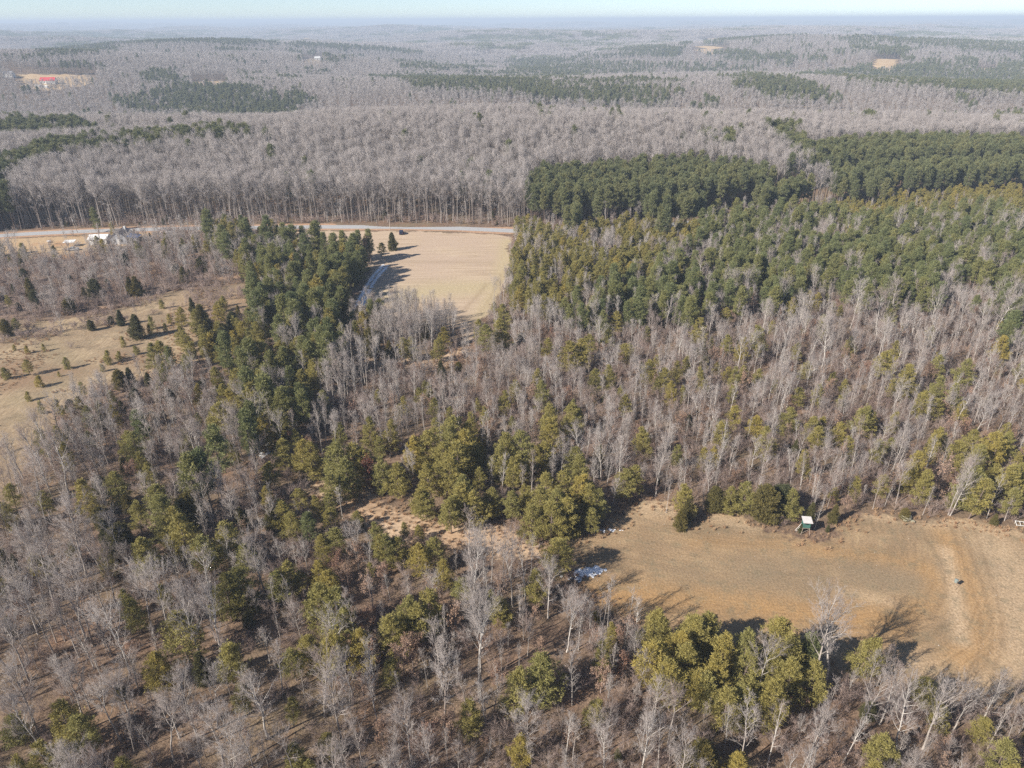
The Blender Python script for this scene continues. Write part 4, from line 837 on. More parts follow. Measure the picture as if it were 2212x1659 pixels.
def far_fill(y0, y1, s, seed, kinds, hts):
    x, y, r = scatter(-0.80 * y1 - 80, 0.80 * y1 + 80, y0, y1, s, seed)
    k = (np.abs(x) < 0.78 * y + 70) & (y > road_y(x))
    x, y = x[k], y[k]
    d, _ = poly_dist(x, y, ROAD); k = d > 7.5
    for poly in CLEARFAR: k &= ~in_poly(x, y, poly)
    for poly, _l in CLEARW: k &= ~in_poly(x, y, poly)
    x, y = x[k], y[k]
    p = project(np.stack([x, y, terrain(x, y) + 13.0], 1))
    c = np.zeros(len(x))
    for poly, dn in FARPINE: c = np.maximum(c, dn * in_poly(p[:, 0] + (vnoise(x + 7, y, 60) - .5) * 60, p[:, 1] + (vnoise(x, y, 40) - .5) * 14, poly))
    c = c * np.clip(.25 + 1.5 * vnoise(x + 3, y + 8, 75), 0, 1.02)
    # single pines and small groves scattered through the bare woods
    c = np.maximum(c, np.where(vnoise(x + 300, y, 70) * .5 + vnoise(x, y + 90, 24) * .5 > .755, .5, .006))
    c = np.where((y > 780) & (vnoise(x + 900, y * 1.8 + 50, 210) * .65 + vnoise(x + 5, y, 60) * .35 > .76), .6, c)
    c = np.where((y > 2000) & (vnoise(x + 77, y + 33, 420) * .6 + vnoise(x, y, 150) * .4 > .70), .7, c)
    con = r.random(len(x)) < c
    z = np.full(len(x), -1); p9 = project(np.stack([x, y, terrain(x, y) + 8.0], 1))
    for i, zz in enumerate(ZONES):
        if i in (2, 3, 4, 5, 6):
            q = p if i > 4 else p9
            m_ = (z < 0) & in_poly(q[:, 0], q[:, 1], zz[0]); z[m_] = i
    hh = r.random(len(x))
    var = np.where(y > 640, 0.78 + 0.36 * vnoise(x + 40, y * 1.4, 170) * .6 + 0.36 * vnoise(x, y + 5, 55) * .4, 0.9 + .2 * vnoise(x, y, 60))
    for j in range(len(x)):
        if z[j] in (5, 6): FILL.append((x[j], y[j], 'plantation', 15 + 3.5 * hh[j]))
        elif z[j] == 4: FILL.append((x[j], y[j], L_, 9 + 3.5 * hh[j]))
        elif z[j] in (2, 3): FILL.append((x[j], y[j], V_, 6.5 + 2.5 * hh[j]))
        elif con[j]: FILL.append((x[j], y[j], kinds[1], (hts[1][0] + (hts[1][1] - hts[1][0]) * hh[j]) * max(var[j], .95)))
        else: FILL.append((x[j], y[j], kinds[0], (hts[0][0] + (hts[0][1] - hts[0][0]) * hh[j]) * var[j]))
far_fill(270, 480, 3.9, 60, ('hardwood', 'plantation'), ((17, 22), (18, 22)))
far_fill(480, 800, 4.5, 61, ('hardwood', 'plantation'), ((16, 21), (18, 22)))
far_fill(800, 1600, 6.4, 62, ('hardwood', 'plantation'), ((15, 20), (17, 21)))
far_fill(1600, 2500, 9.0, 63, ('hardwood', 'plantation'), ((16, 20), (18, 23)))
far_fill(2500, 10500, 47.0, 64, ('bare_grove', 'pine_grove'), ((13, 18), (14, 18)))
x, y, r = scatter(-280, 60, 285, 345, 2.2, 71)
dr, _ = poly_dist(x, y, ROAD)
k = (y > road_y(x)) & (dr > 6.5) & (r.random(len(x)) < .75 * np.exp(-(dr - 6.5) / 14))
for j in np.nonzero(k)[0]:
    u = r.random(); FILL.append((x[j], y[j], S_ if u < .72 else (O_ if u < .86 else (P_ if u < .96 else C_)), (1.2 + 2.6 * r.random()) if u < .72 or u >= .96 else 4 + 7 * r.random()))
far_fill(10500, 17000, 95.0, 65, ('bare_grove', 'pine_grove'), ((24, 34), (26, 34)))
# brown brush along the upper and right sides of the pasture
_p = G([(-60, 705), (0, 690), (110, 690), (240, 668), (345, 632), (400, 622), (540, 612), (560, 660), (545, 720), (500, 745), (470, 690), (420, 655), (300, 690), (150, 725), (0, 745), (-60, 750)])
x, y, r = scatter(_p[:, 0].min(), _p[:, 0].max(), _p[:, 1].min(), _p[:, 1].max(), 1.9, 73)
k = in_poly(x, y, _p) & (vnoise(x, y, 9) > .48)
FILL += [(x[j], y[j], S_, .9 + 1.7 * r.random()) for j in np.nonzero(k)[0]]
# the pale sapling stand below the hay field
_p = G([(762, 694), (870, 688), (950, 694), (1000, 728), (985, 758), (900, 772), (800, 765), (762, 745)])
x, y, r = scatter(_p[:, 0].min(), _p[:, 0].max(), _p[:, 1].min(), _p[:, 1].max(), 2.1, 72)
k = in_poly(x, y, _p) & (vnoise(x, y, 8) > .35)
FILL += [(x[j], y[j], P_, 7.5 + 4 * r.random()) for j in np.nonzero(k)[0]]
# broomsedge tufts on the track clearing, along field edges and in the fallow ground
x, y, r = scatter(-150, 130, 55, 300, 0.95, 70)
p0 = in_poly(x, y, G(SEDGE)) | in_poly(x, y, G(OPENING))
e, _ = poly_dist(x, y, G(OCHRE), True); p1 = in_poly(x, y, G(OCHRE)) & (e < 5) & (r.random(len(x)) < np.exp(-e / 2.0))
p2 = (in_poly(x, y, G(BRUSH))) & (r.random(len(x)) < .35)
p3 = in_poly(x, y, G(PASTURE)) & (vnoise(x, y, 9) > .62) & (r.random(len(x)) < .35)
k = (p0 & (r.random(len(x)) < .6)) | p1 | p2 | p3
FILL += [(x[j], y[j], 'sedge', .45 + .45 * r.random()) for j in np.nonzero(k)[0]]

# ------------------------------------------------------------------ trees as things, and the woods behind them
KINDS = {  # kind: (name, category, phrase, group noun, stuff name, stuff label, most as things)
 'oak': ('bare_tree', 'tree', 'spreading leafless grey tree', 'spreading bare trees', 'bare_woods', 'leafless spreading trees filling the woods', 300),
 'pole': ('bare_sapling', 'tree', 'slender leafless pale tree', 'slender bare trees', 'sapling_woods', 'slender leafless trees filling the woods', 300),
 'hardwood': ('bare_forest_tree', 'tree', 'tall leafless forest tree', 'tall bare forest trees', 'hardwood_forest', 'leafless hardwood forest rolling away beyond the road', 300),
 'virginia': ('olive_pine', 'pine', 'bushy olive pine', 'olive pines', 'olive_pine_woods', 'olive green pines massed beside the hay field', 300),
 'loblolly': ('dark_pine', 'pine', 'dark green pine', 'dark pines', 'dark_pine_woods', 'dark green pines massed in the young stand', 300),
 'plantation': ('plantation_pine', 'pine', 'tall dark plantation pine', 'tall plantation pines', 'plantation_pine_woods', 'tall dark plantation pines beyond the road and far off', 300),
 'cedar': ('cedar', 'cedar', 'dense dark cedar', 'cedars', 'cedar_thicket', 'small cedars scattered through the undergrowth', 200),
 'brownleaf': ('brown_leaved_tree', 'tree', 'small rusty leaved tree', 'brown leaved trees', 'brown_leaved_undergrowth', 'saplings holding rusty dead leaves in the woods', 250),
 'redleaf': ('red_leaved_tree', 'tree', 'dark red leaved conical tree', 'red leaved trees', '', '', 9),
 'youngpine': ('young_pine', 'pine', 'small young pine', 'young pines', '', '', 60),
 'shrub': ('bare_shrub', 'shrub', 'leafless brown shrub', 'bare shrubs', 'undergrowth', 'leafless brush and saplings under the trees', 0),
 'sedge': ('', '', '', '', 'sedge_grass', 'tan broomsedge tufts on the clearings', 0),
 'bare_grove': ('', '', '', '', 'far_bare_woods', 'far off leafless woods reaching to the horizon', 0),
 'pine_grove': ('', '', '', '', 'far_pine_woods', 'far off dark pine woods towards the horizon', 0),
}
ANCH = [  # landmark in the picture -> words that place a tree by it
 (40, 1630, 'in the lower left corner'), (330, 1610, 'on the bottom edge near the left corner'), (620, 1620, 'on the leaf strewn bottom slope'), (900, 1620, 'at the bottom edge left of centre'), (1180, 1620, 'at the bottom edge by the centre'), (1450, 1630, 'at the bottom edge below the near pine clump'), (1750, 1620, 'at the bottom edge right of the pine clump'), (2080, 1610, 'in the lower right corner'),
 (60, 1430, 'on the open slope at the left edge'), (330, 1430, 'on the open leaf slope lower left'), (620, 1440, 'above the bottom leaf slope'), (880, 1420, 'in the lower middle woods'), (1130, 1430, 'below the ochre field corner'), (1350, 1420, 'at the near left corner of the ochre field'), (1560, 1470, 'in the pine clump near the ochre field'), (1830, 1480, 'on the near edge of the ochre field'), (2020, 1500, 'where long shadows reach the ochre field'),
 (80, 1200, 'in the left edge woods below the pasture'), (300, 1240, 'in the left woods above the leaf slope'), (500, 1260, 'in the olive pine column at left'), (720, 1250, 'below the track clearing'), (950, 1250, 'between track clearing and lower woods'), (1130, 1270, 'left of the snow patch'), (1225, 1240, 'right by the snow patch'),
 (90, 1020, 'at the lower end of the pasture'), (280, 1020, 'in the bare woods below the pasture'), (480, 1050, 'in the woods below the dark treeline'), (600, 1110, 'beside the left end of the track clearing'), (780, 1130, 'on the track clearing'), (800, 1030, 'just above the track clearing'), (980, 1060, 'in the central pine clump'), (1120, 1130, 'at the foot of the central pine clump'), (1260, 1130, 'where the pine clump meets the ochre field'),
 (1420, 1060, 'above the ochre field inlet'), (1600, 1120, 'left of the green hunting blind'), (1745, 1150, 'around the green hunting blind'), (1850, 1090, 'right of the green hunting blind'), (2000, 1080, 'above the round grey boulder'), (2160, 1090, 'by the white frame at the right edge'),
 (180, 860, 'along the lower pasture edge'), (400, 880, 'between pasture and dark treeline'), (620, 900, 'at the lower end of the dark treeline'), (720, 850, 'in the pale saplings beside the treeline'), (850, 920, 'in the middle bare woods'), (1050, 920, 'above the central pine clump'), (1250, 980, 'in the woods behind the pine clump'), (1450, 960, 'in the woods above the inlet'), (1650, 980, 'in the woods above the blind'), (1850, 960, 'in the pine band above the boulder'), (2080, 980, 'in the olive pines at the right edge'),
 (60, 760, 'on the open pasture'), (230, 770, 'in the middle of the open pasture'), (400, 740, 'in the evergreen island on the pasture'), (500, 720, 'on the right side of the pasture'), (620, 760, 'in the middle of the dark treeline'), (880, 730, 'in the pale sapling stand below the hay field'), (900, 790, 'below the pale sapling stand'), (1050, 760, 'at the lower corner of the hay field'), (1200, 780, 'in the woods right of the hay track'), (1400, 800, 'in the olive pine band at mid right'), (1600, 820, 'in the pale woods at mid right'), (1850, 840, 'by the big dark pine pair at right'), (2080, 820, 'in the mid height woods at the right edge'),
 (60, 620, 'in the brush below the house yard'), (250, 620, 'in the thicket above the pasture'), (420, 600, 'in the brush right of the house'), (560, 600, 'on the left flank of the dark treeline'), (680, 600, 'in the upper dark treeline'), (800, 600, 'beside the snowy ruts'), (850, 545, 'on the hay field'), (1130, 640, 'at the right side of the hay field'), (1250, 560, 'in the olive pine stand by the hay field'), (1400, 540, 'at the back of the olive pine stand'), (1450, 640, 'at the front of the young pine stand'), (1650, 560, 'in the young dark pine stand'), (1700, 680, 'below the young dark pine stand'), (1900, 560, 'in the right half of the young pine stand'), (2100, 600, 'in the young pine stand at the right edge'), (2000, 700, 'in the pale trees fronting the pine stand'), (1900, 470, 'on the olive band behind the young pines'), (2150, 470, 'behind the young pines at the right edge'),
 (60, 500, 'behind the road at the left edge'), (200, 490, 'behind the road above the house'), (350, 490, 'behind the road right of the house'), (500, 485, 'behind the road above the treeline'), (650, 485, 'behind the road by the treeline top'), (800, 483, 'behind the road by the utility pole'), (950, 484, 'behind the road above the hay field'), (1080, 488, 'behind the road at the hay field corner'), (1200, 480, 'at the left end of the tall pine block'), (1350, 478, 'in the front of the tall pine block'), (1520, 470, 'in the middle of the tall pine block'), (1680, 440, 'at the shaded right end of the tall pine block'), (1850, 420, 'in the far right pine block'), (2100, 410, 'in the pine block at the right edge'),
]
AX = np.array([a[0] for a in ANCH], float); AY = np.array([a[1] for a in ANCH], float)
ORD = 'first second third fourth fifth sixth seventh eighth ninth tenth eleventh twelfth thirteenth fourteenth fifteenth sixteenth seventeenth eighteenth nineteenth twentieth'.split()
def nth(n): return '%d%s' % (n, 'th' if n % 100 in (11, 12, 13) else {1: 'st', 2: 'nd', 3: 'rd'}.get(n % 10, 'th'))
byk = {}
for (x, y, kind, h, wide) in HERO: byk.setdefault(kind, []).append((x, y, h, wide))
for (x, y, kind, h) in FILL: byk.setdefault(kind, []).append((x, y, h, 0))
def proto_objects(kind):
    """whole trees kept in a loose collection for the masses"""
    c = bpy.data.collections.new(kind + '_forms')
    for k, (t, cr) in enumerate(PROTO[kind][1]):
        if cr is None: me = t
        else:
            vt = np.zeros(len(t.vertices) * 3, np.float32); t.vertices.foreach_get('co', vt)
            vc = np.zeros(len(cr.vertices) * 3, np.float32); cr.vertices.foreach_get('co', vc)
            ft = np.zeros(len(t.loops), np.int32); t.loops.foreach_get('vertex_index', ft)
            fc = np.zeros(len(cr.loops), np.int32); cr.loops.foreach_get('vertex_index', fc)
            F = np.concatenate([ft, fc + len(t.vertices)]).reshape(-1, 3)
            mi = np.concatenate([np.zeros(len(ft) // 3, int), np.ones(len(fc) // 3, int)])
            me = mesh_from('%s_whole' % kind, np.concatenate([vt, vc]).reshape(-1, 3), F, [t.materials[0], cr.materials[0]], mi)
        c.objects.link(bpy.data.objects.new('%s_form_%02d' % (kind, k), me))
    return c
def mass(kind, items, name, label):
    H, forms = PROTO[kind]
    n = len(items); arr = np.array([(a[0], a[1], a[2]) for a in items])
    z = terrain(arr[:, 0], arr[:, 1])
    me = bpy.data.meshes.new(name); me.vertices.add(n)
    me.vertices.foreach_set('co', np.stack([arr[:, 0], arr[:, 1], z], 1).astype(np.float32).ravel())
    r = np.random.default_rng(len(kind) + n)
    for nm, ty, val in (('turn', 'FLOAT', r.random(n) * 6.283), ('size', 'FLOAT', arr[:, 2] / H), ('form', 'INT', r.integers(0, len(forms), n)), ('lean', 'FLOAT', r.normal(size=n) * 0.035)):
        at = me.attributes.new(nm, ty, 'POINT'); at.data.foreach_set('value', val.astype(np.float32 if ty == 'FLOAT' else np.int32))
    o = link(name, me)
    ng = bpy.data.node_groups.new(name + '_spread', 'GeometryNodeTree')
    ng.interface.new_socket('Geometry', in_out='INPUT', socket_type='NodeSocketGeometry')
    ng.interface.new_socket('Geometry', in_out='OUTPUT', socket_type='NodeSocketGeometry')
    N = ng.nodes; gi = N.new('NodeGroupInput'); go = N.new('NodeGroupOutput')
    ci = N.new('GeometryNodeCollectionInfo'); ci.inputs['Collection'].default_value = proto_objects(kind)
    ci.inputs['Separate Children'].default_value = True; ci.inputs['Reset Children'].default_value = True
    ip = N.new('GeometryNodeInstanceOnPoints'); ip.inputs['Pick Instance'].default_value = True
    def na(nm, ty):
        a = N.new('GeometryNodeInputNamedAttribute'); a.data_type = ty; a.inputs['Name'].default_value = nm
        return a.outputs['Attribute']
    cx = N.new('ShaderNodeCombineXYZ'); ng.links.new(na('lean', 'FLOAT'), cx.inputs[0]); ng.links.new(na('turn', 'FLOAT'), cx.inputs[2])
    ng.links.new(gi.outputs[0], ip.inputs['Points']); ng.links.new(ci.outputs[0], ip.inputs['Instance'])
    ng.links.new(na('form', 'INT'), ip.inputs['Instance Index']); ng.links.new(cx.outputs[0], ip.inputs['Rotation'])
    ng.links.new(na('size', 'FLOAT'), ip.inputs['Scale']); ng.links.new(ip.outputs[0], go.inputs[0])
    md = o.modifiers.new('spread', 'NODES'); md.node_group = ng
    return tag(o, label, 'woods' if kind not in ('sedge', 'shrub') else 'plants', kind='stuff')
def instance_tree(kind, x, y, h, rng, wide=1.0, hero_=False):
    H, forms = PROTO[kind]
    o = bpy.data.objects.new(KINDS[kind][0], None); COL.objects.link(o)
    o.location = (x, y, float(terrain(x, y))); s = h / H
    w = s * rng.uniform(0.9, 1.12) * wide * (0.86 if kind == 'oak' else 1.0) * (1.26 if kind == 'virginia' and hero_ else 1.0)
    o.scale = (w, w, s); o.rotation_euler = (rng.normal() * 0.03, rng.normal() * 0.03, rng.random() * 6.283)
    t, c = forms[int(rng.integers(0, len(forms)))]
    link('trunk', t, o); link('crown', c, o)
    return o
rng = np.random.default_rng(99)
THINGS = []
for kind, items in byk.items():
    nm, cat, phrase, gnoun, sname, slabel, most = KINDS[kind]
    arr = np.array([(a[0], a[1], a[2]) for a in items])
    z = terrain(arr[:, 0], arr[:, 1])
    pb = project(np.stack([arr[:, 0], arr[:, 1], z], 1)); pt = project(np.stack([arr[:, 0], arr[:, 1], z + arr[:, 2]], 1))
    wide = np.array([a[3] for a in items], float); hero = wide > 0
    seen = (pb[:, 2] > 1) & (pt[:, 0] > 5) & (pt[:, 0] < IW - 5) & (pt[:, 1] > 0) & (pt[:, 1] < IH - 12)
    px = np.where(seen, arr[:, 2] / np.maximum(pb[:, 2], 1), 0)
    order = np.argsort(-(px + (hero & seen) * 10.0))
    lim = most if most else int((hero & seen).sum())
    pick = [i for i in order[:lim] if seen[i]]
    pickset = set(pick)
    groups = {}
    for i in pick:
        j = int(np.argmin(((pb[i, 0] - AX)) ** 2 + ((pb[i, 1] - AY) * 1.3) ** 2)); groups.setdefault(j, []).append(i)
    for j, idx in groups.items():
        idx.sort(key=lambda i: pt[i, 0])
        for q, i in enumerate(idx):
            o = instance_tree(kind, arr[i, 0], arr[i, 1], arr[i, 2], rng, wide[i] if wide[i] > 0 else 1.0, wide[i] > 0)
            if len(idx) == 1: lab = '%s %s' % (phrase, ANCH[j][2])
            else: lab = '%s, %s from left %s' % (phrase, ORD[q] if q < len(ORD) else nth(q + 1), ANCH[j][2])
            w = lab.split()
            if len(w) > 16: print('LONG', lab); lab = ' '.join(w[:16])
            tag(o, lab, cat, gnoun + ' ' + ANCH[j][2])
            THINGS.append(o)
    rest = [items[i] for i in range(len(items)) if i not in pickset]
    if rest and sname: mass(kind, rest, sname, slabel)
    print('TREES', kind, len(items), 'things', len(pick))

# ------------------------------------------------------------------ built things
def bm_obj(name, parts, mat, parent=None, bev=0.0):
    """boxes (centre, size, rotation about z) or free solids joined into one part"""
    bm = bmesh.new()
    for p in parts:
        if p[0] == 'box':
            c, s = p[1], p[2]; rot = p[3] if len(p) > 3 else (0, 0, 0)
            mt = Matrix.Translation(c) @ Matrix.Rotation(rot[2], 4, 'Z') @ Matrix.Rotation(rot[1], 4, 'Y') @ Matrix.Rotation(rot[0], 4, 'X') @ Matrix.Diagonal((s[0], s[1], s[2], 1))
            bmesh.ops.create_cube(bm, size=1.0, matrix=mt)
        elif p[0] == 'cyl':
            a, b_ = Vector(p[1]), Vector(p[2]); d = b_ - a
            mt = Matrix.Translation((a + b_) / 2) @ d.to_track_quat('Z', 'Y').to_matrix().to_4x4()
            bmesh.ops.create_cone(bm, cap_ends=True, segments=p[5] if len(p) > 5 else 12, radius1=p[3], radius2=p[4], depth=d.length, matrix=mt)
        elif p[0] == 'prism':      # profile in local x,z extruded along y
            prof, y0, y1 = p[1], p[2], p[3]
            a = [bm.verts.new((x, y0, z)) for x, z in prof]; b_ = [bm.verts.new((x, y1, z)) for x, z in prof]
            n = len(prof); bm.faces.new(a); bm.faces.new(b_[::-1])
            for i in range(n): bm.faces.new((a[(i + 1) % n], a[i], b_[i], b_[(i + 1) % n]))
    bmesh.ops.recalc_face_normals(bm, faces=bm.faces)
    if bev > 0: bmesh.ops.bevel(bm, geom=list(bm.edges), offset=bev, segments=2, affect='EDGES', profile=0.6)
    me = bpy.data.meshes.new(name); bm.to_mesh(me); bm.free(); me.materials.append(mat)
    return link(name, me, parent)
def thing(name, px, py, rz, label, cat, group=None, z=0.0):
    g = ground_at(px, py); o = link(name, None, None, (g[0], g[1], g[2] + z), rz)
    return tag(o, label, cat, group)
M['teal'] = plain('green_paint', (0.055, 0.14, 0.115), 0.6, 0.3, 0, .2)
M['blind_roof'] = plain('weathered_white_sheet', (0.56, 0.53, 0.51), 0.6, .2, 0, .1)
M['teal_d'] = plain('green_trim', (0.03, 0.10, 0.085), 0.6)
M['white_metal'] = plain('white_metal', (0.78, 0.77, 0.75), 0.45, 0.4, 0, .06)
M['wood'] = plain('grey_timber', (0.32, 0.26, 0.21), 0.85, .2, 0, .25)
M['dark_glass'] = plain('dark_glass', (0.02, 0.025, 0.03), 0.12, 0.6)
M['white_wall'] = plain('white_siding', (0.70, 0.70, 0.68), 0.7, .2, 0, .08)
M['grey_wall'] = plain('grey_siding', (0.36, 0.37, 0.40), 0.7, .2, 0, .12)
M['roof_grey'] = plain('slate_shingle', (0.17, 0.185, 0.225), 0.85, .2, 0, .25)
M['roof_red'] = plain('red_roof', (0.50, 0.045, 0.055), 0.6, .3, 0, .15)
M['roof_far'] = plain('far_roof', (0.24, 0.24, 0.26), 0.8)
M['blue_tarp'] = plain('blue_tarp', (0.045, 0.13, 0.34), 0.5, .3, 0, .2)
M['blue_paint'] = plain('blue_paint', (0.012, 0.025, 0.07), 0.28, 0.6)
M['silver'] = plain('silver_paint', (0.45, 0.47, 0.50), 0.35, 0.5)
M['tyre'] = plain('tyre_rubber', (0.02, 0.02, 0.02), 0.9)
M['rim'] = plain('wheel_rim', (0.35, 0.35, 0.36), 0.4, .5, .6)
M['lamp_red'] = plain('tail_lamp', (0.35, 0.01, 0.01), 0.3, .5)
M['lamp_white'] = plain('head_lamp', (0.75, 0.76, 0.78), 0.25, .5)
M['pole_wood'] = plain('pole_wood', (0.42, 0.36, 0.31), 0.9, .1, 0, .2)
M['tank'] = plain('feeder_drum', (0.22, 0.26, 0.25), 0.5, .4, .1)
M['boulder'] = plain('lichen_rock', (0.30, 0.285, 0.215), 0.95, .1, 0, .3, 2.5)
M['dead_log'] = plain('bleached_log', (0.55, 0.50, 0.44), 0.9, .1)

# hunting blind on stilts
b = thing('hunting_blind', 1737, 1150, math.radians(-7), 'small green hunting blind on stilts with slanting white roof', 'hunting blind')
b.scale = (.86, .86, .86); hw, z0, z1 = 0.72, 1.75, 3.25
for sx, wall in ((-1, 'side'), (1, 'side')):
    bm_obj('side_wall', [('box', (sx * hw, 0, (z0 + z1) / 2), (0.05, 1.44, z1 - z0))] , M['teal'], b)
f = bm_obj('front_wall', [('box', (0, -hw, z0 + 0.45), (1.34, 0.05, 0.9)), ('box', (0, -hw, z1 - 0.12), (1.34, 0.05, 0.24)), ('box', (-0.55, -hw, z0 + 1.08), (0.24, 0.05, 0.36)), ('box', (0.55, -hw, z0 + 1.08), (0.24, 0.05, 0.36))], M['teal'], b)
bm_obj('window', [('box', (0, -hw + 0.04, z0 + 1.08), (0.86, 0.02, 0.36))], M['dark_glass'], f)
bm_obj('batten', [('box', (0, -hw - 0.04, z0 + 0.88), (1.4, 0.03, 0.06))], M['teal_d'], f)
bk = bm_obj('back_wall', [('box', (0, hw, (z0 + z1) / 2 + 0.1), (1.34, 0.05, z1 - z0 + 0.2))], M['teal'], b)
bm_obj('door', [('box', (-hw - 0.04, 0.2, z0 + 0.7), (0.03, 0.62, 1.3))], M['teal_d'], b)
bm_obj('floor', [('box', (0, 0, z0 - 0.06), (1.5, 1.5, 0.10))], M['wood'], b)
bm_obj('roof', [('box', (0.06, 0, z1 + 0.13), (2.0, 2.1, 0.05), (math.radians(8), 0, 0))], M['blind_roof'], b)
for sx in (-1, 1):
    for sy in (-1, 1):
        bm_obj('leg', [('cyl', (sx * 0.92, sy * 0.9, -0.1), (sx * 0.66, sy * 0.66, z0), 0.055, 0.055, 8)], M['wood'], b)
for sy in (-1, 1):
    bm_obj('brace', [('cyl', (-0.85, sy * 0.86, 0.4), (0.72, sy * 0.72, 1.5), 0.03, 0.03, 6)], M['wood'], b)
ld = bm_obj('ladder', [('cyl', (-1.75, 0.05, 0), (-0.78, 0.05, z0 + 0.2), 0.035, 0.035, 6), ('cyl', (-1.75, 0.50, 0), (-0.78, 0.50, z0 + 0.2), 0.035, 0.035, 6)], M['white_metal'], b)
for i in range(6):
    t = (i + .5) / 6.2; x = -1.75 + 0.97 * t; zz = (z0 + .2) * t
    bm_obj('rung', [('cyl', (x, 0.05, zz), (x, 0.50, zz), 0.022, 0.022, 6)], M['white_metal'], ld)

# game feeder: drum on a tripod
b = thing('game_feeder', 2061, 1268, 0.3, 'small pale drum game feeder on three legs in the ochre field', 'game feeder')
bm_obj('drum', [('cyl', (0, 0, 1.05), (0, 0, 1.62), 0.26, 0.29, 18)], M['tank'], b)
bm_obj('lid', [('cyl', (0, 0, 1.623), (0, 0, 1.72), 0.31, 0.12, 18)], M['tank'], b)
bm_obj('spinner', [('cyl', (0, 0, 0.90), (0, 0, 1.047), 0.08, 0.16, 10)], M['teal_d'], b)
for i in range(3):
    a = i * 2.094; bm_obj('leg', [('cyl', (math.cos(a) * .72, math.sin(a) * .72, -0.03), (math.cos(a) * .27, math.sin(a) * .27, 1.35), 0.022, 0.022, 6)], M['wood'], b)

# boulder at the field edge
def rock(seed, r, sq):
    rr = np.random.default_rng(seed); bm = bmesh.new(); bmesh.ops.create_icosphere(bm, subdivisions=3, radius=r)
    ph = rr.random(9) * 6
    for v in bm.verts:
        c = v.co.normalized()
        k = 1 + .13 * math.sin(3 * c.x + ph[0]) + .1 * math.sin(4 * c.y + 2 * c.z + ph[1]) + .07 * math.sin(9 * c.z + 5 * c.x + ph[2]) + .05 * math.sin(13 * c.y + ph[3])
        v.co = Vector((v.co.x * k, v.co.y * k * .85, v.co.z * k * sq))
    me = bpy.data.meshes.new('boulder'); bm.to_mesh(me); bm.free(); me.materials.append(M['boulder']); return me
g = ground_at(1957, 1121); o = link('boulder', rock(1, 1.05, .72), None, (g[0], g[1], .45)); tag(o, 'large rounded grey boulder at the far edge of the ochre field', 'boulder', 'boulders at the field edge')
g = ground_at(1972, 1128); o = link('boulder', rock(2, .45, .6), None, (g[0], g[1], .15)); tag(o, 'small pale stone in front of the large boulder', 'boulder', 'boulders at the field edge')
# white frame at the right edge
b = thing('white_frame', 2206, 1135, math.radians(-12), 'low white metal frame in the grass at the right edge', 'frame')
bm_obj('top_bar', [('box', (0, 0.4, 0.62), (2.2, .07, .07))], M['white_metal'], b)
bm_obj('lower_bar', [('box', (0, -0.4, 0.25), (2.2, .07, .07))], M['white_metal'], b)
for x in (-1.0, -.3, .4, 1.0):
    bm_obj('cross_bar', [('cyl', (x, -0.40, 0.25), (x, 0.40, 0.62), .035, .035, 8)], M['white_metal'], b)
for x in (-.95, .95):
    for y, h in ((.4, .60), (-.4, .23)):
        bm_obj('leg', [('cyl', (x, y, -0.05), (x, y, h), .03, .03, 8)], M['white_metal'], b)
# bleached fallen log in the pine clump
ga = ground_at(0.73733 * (1300 + 690 * .3165), 0.73733 * (1250 + 640 * .3165), 3.0); gb = ground_at(0.73733 * (1300 + 775 * .3165), 0.73733 * (1250 + 685 * .3165), 2.2)
a = Acc(); a.tube(np.array([[ga[0] - gb[0], ga[1] - gb[1], 3.0], [(ga[0] - gb[0]) * .5, (ga[1] - gb[1]) * .5 + .1, 2.6], [0, 0, 2.2], [(gb[0] - ga[0]) * 1.6, (gb[1] - ga[1]) * 1.6, 0.0]]), np.array([.06, .11, .14, .17]), 8)
o = link('fallen_log', a.mesh('fallen_log', M['dead_log'], True), None, (gb[0], gb[1], 0)); tag(o, 'bleached broken log leaning in the central pine clump', 'log')

# utility poles
def pole(px, py, rz, h, lean, label, transformer):
    b = thing('utility_pole', px, py, rz, label, 'utility pole', 'utility poles along the road')
    b.rotation_euler = (0, lean, rz)
    bm_obj('post', [('cyl', (0, 0, -.3), (0, 0, h), .15, .11, 12)], M['pole_wood'], b)
    bm_obj('cross_arm', [('box', (0, -.14, h - .5), (1.7, .10, .12))], M['wood'], b)
    for x in (-.7, 0, .7):
        bm_obj('insulator', [('cyl', (x, -.14, h - .436), (x, -.14, h - .25), .05, .035, 8)], M['white_metal'], b)
    if transformer: bm_obj('transformer', [('cyl', (.33, 0, h - 2.2), (.33, 0, h - 1.4), .2, .2, 14)], M['silver'], b)
pole(842.8, 497, 0.1, 7.4, 0, 'tall thin utility pole beside the road above the hay field', False)
pole(168, 503, 0.3, 7.6, math.radians(-9), 'leaning utility pole with transformer near the house', True)

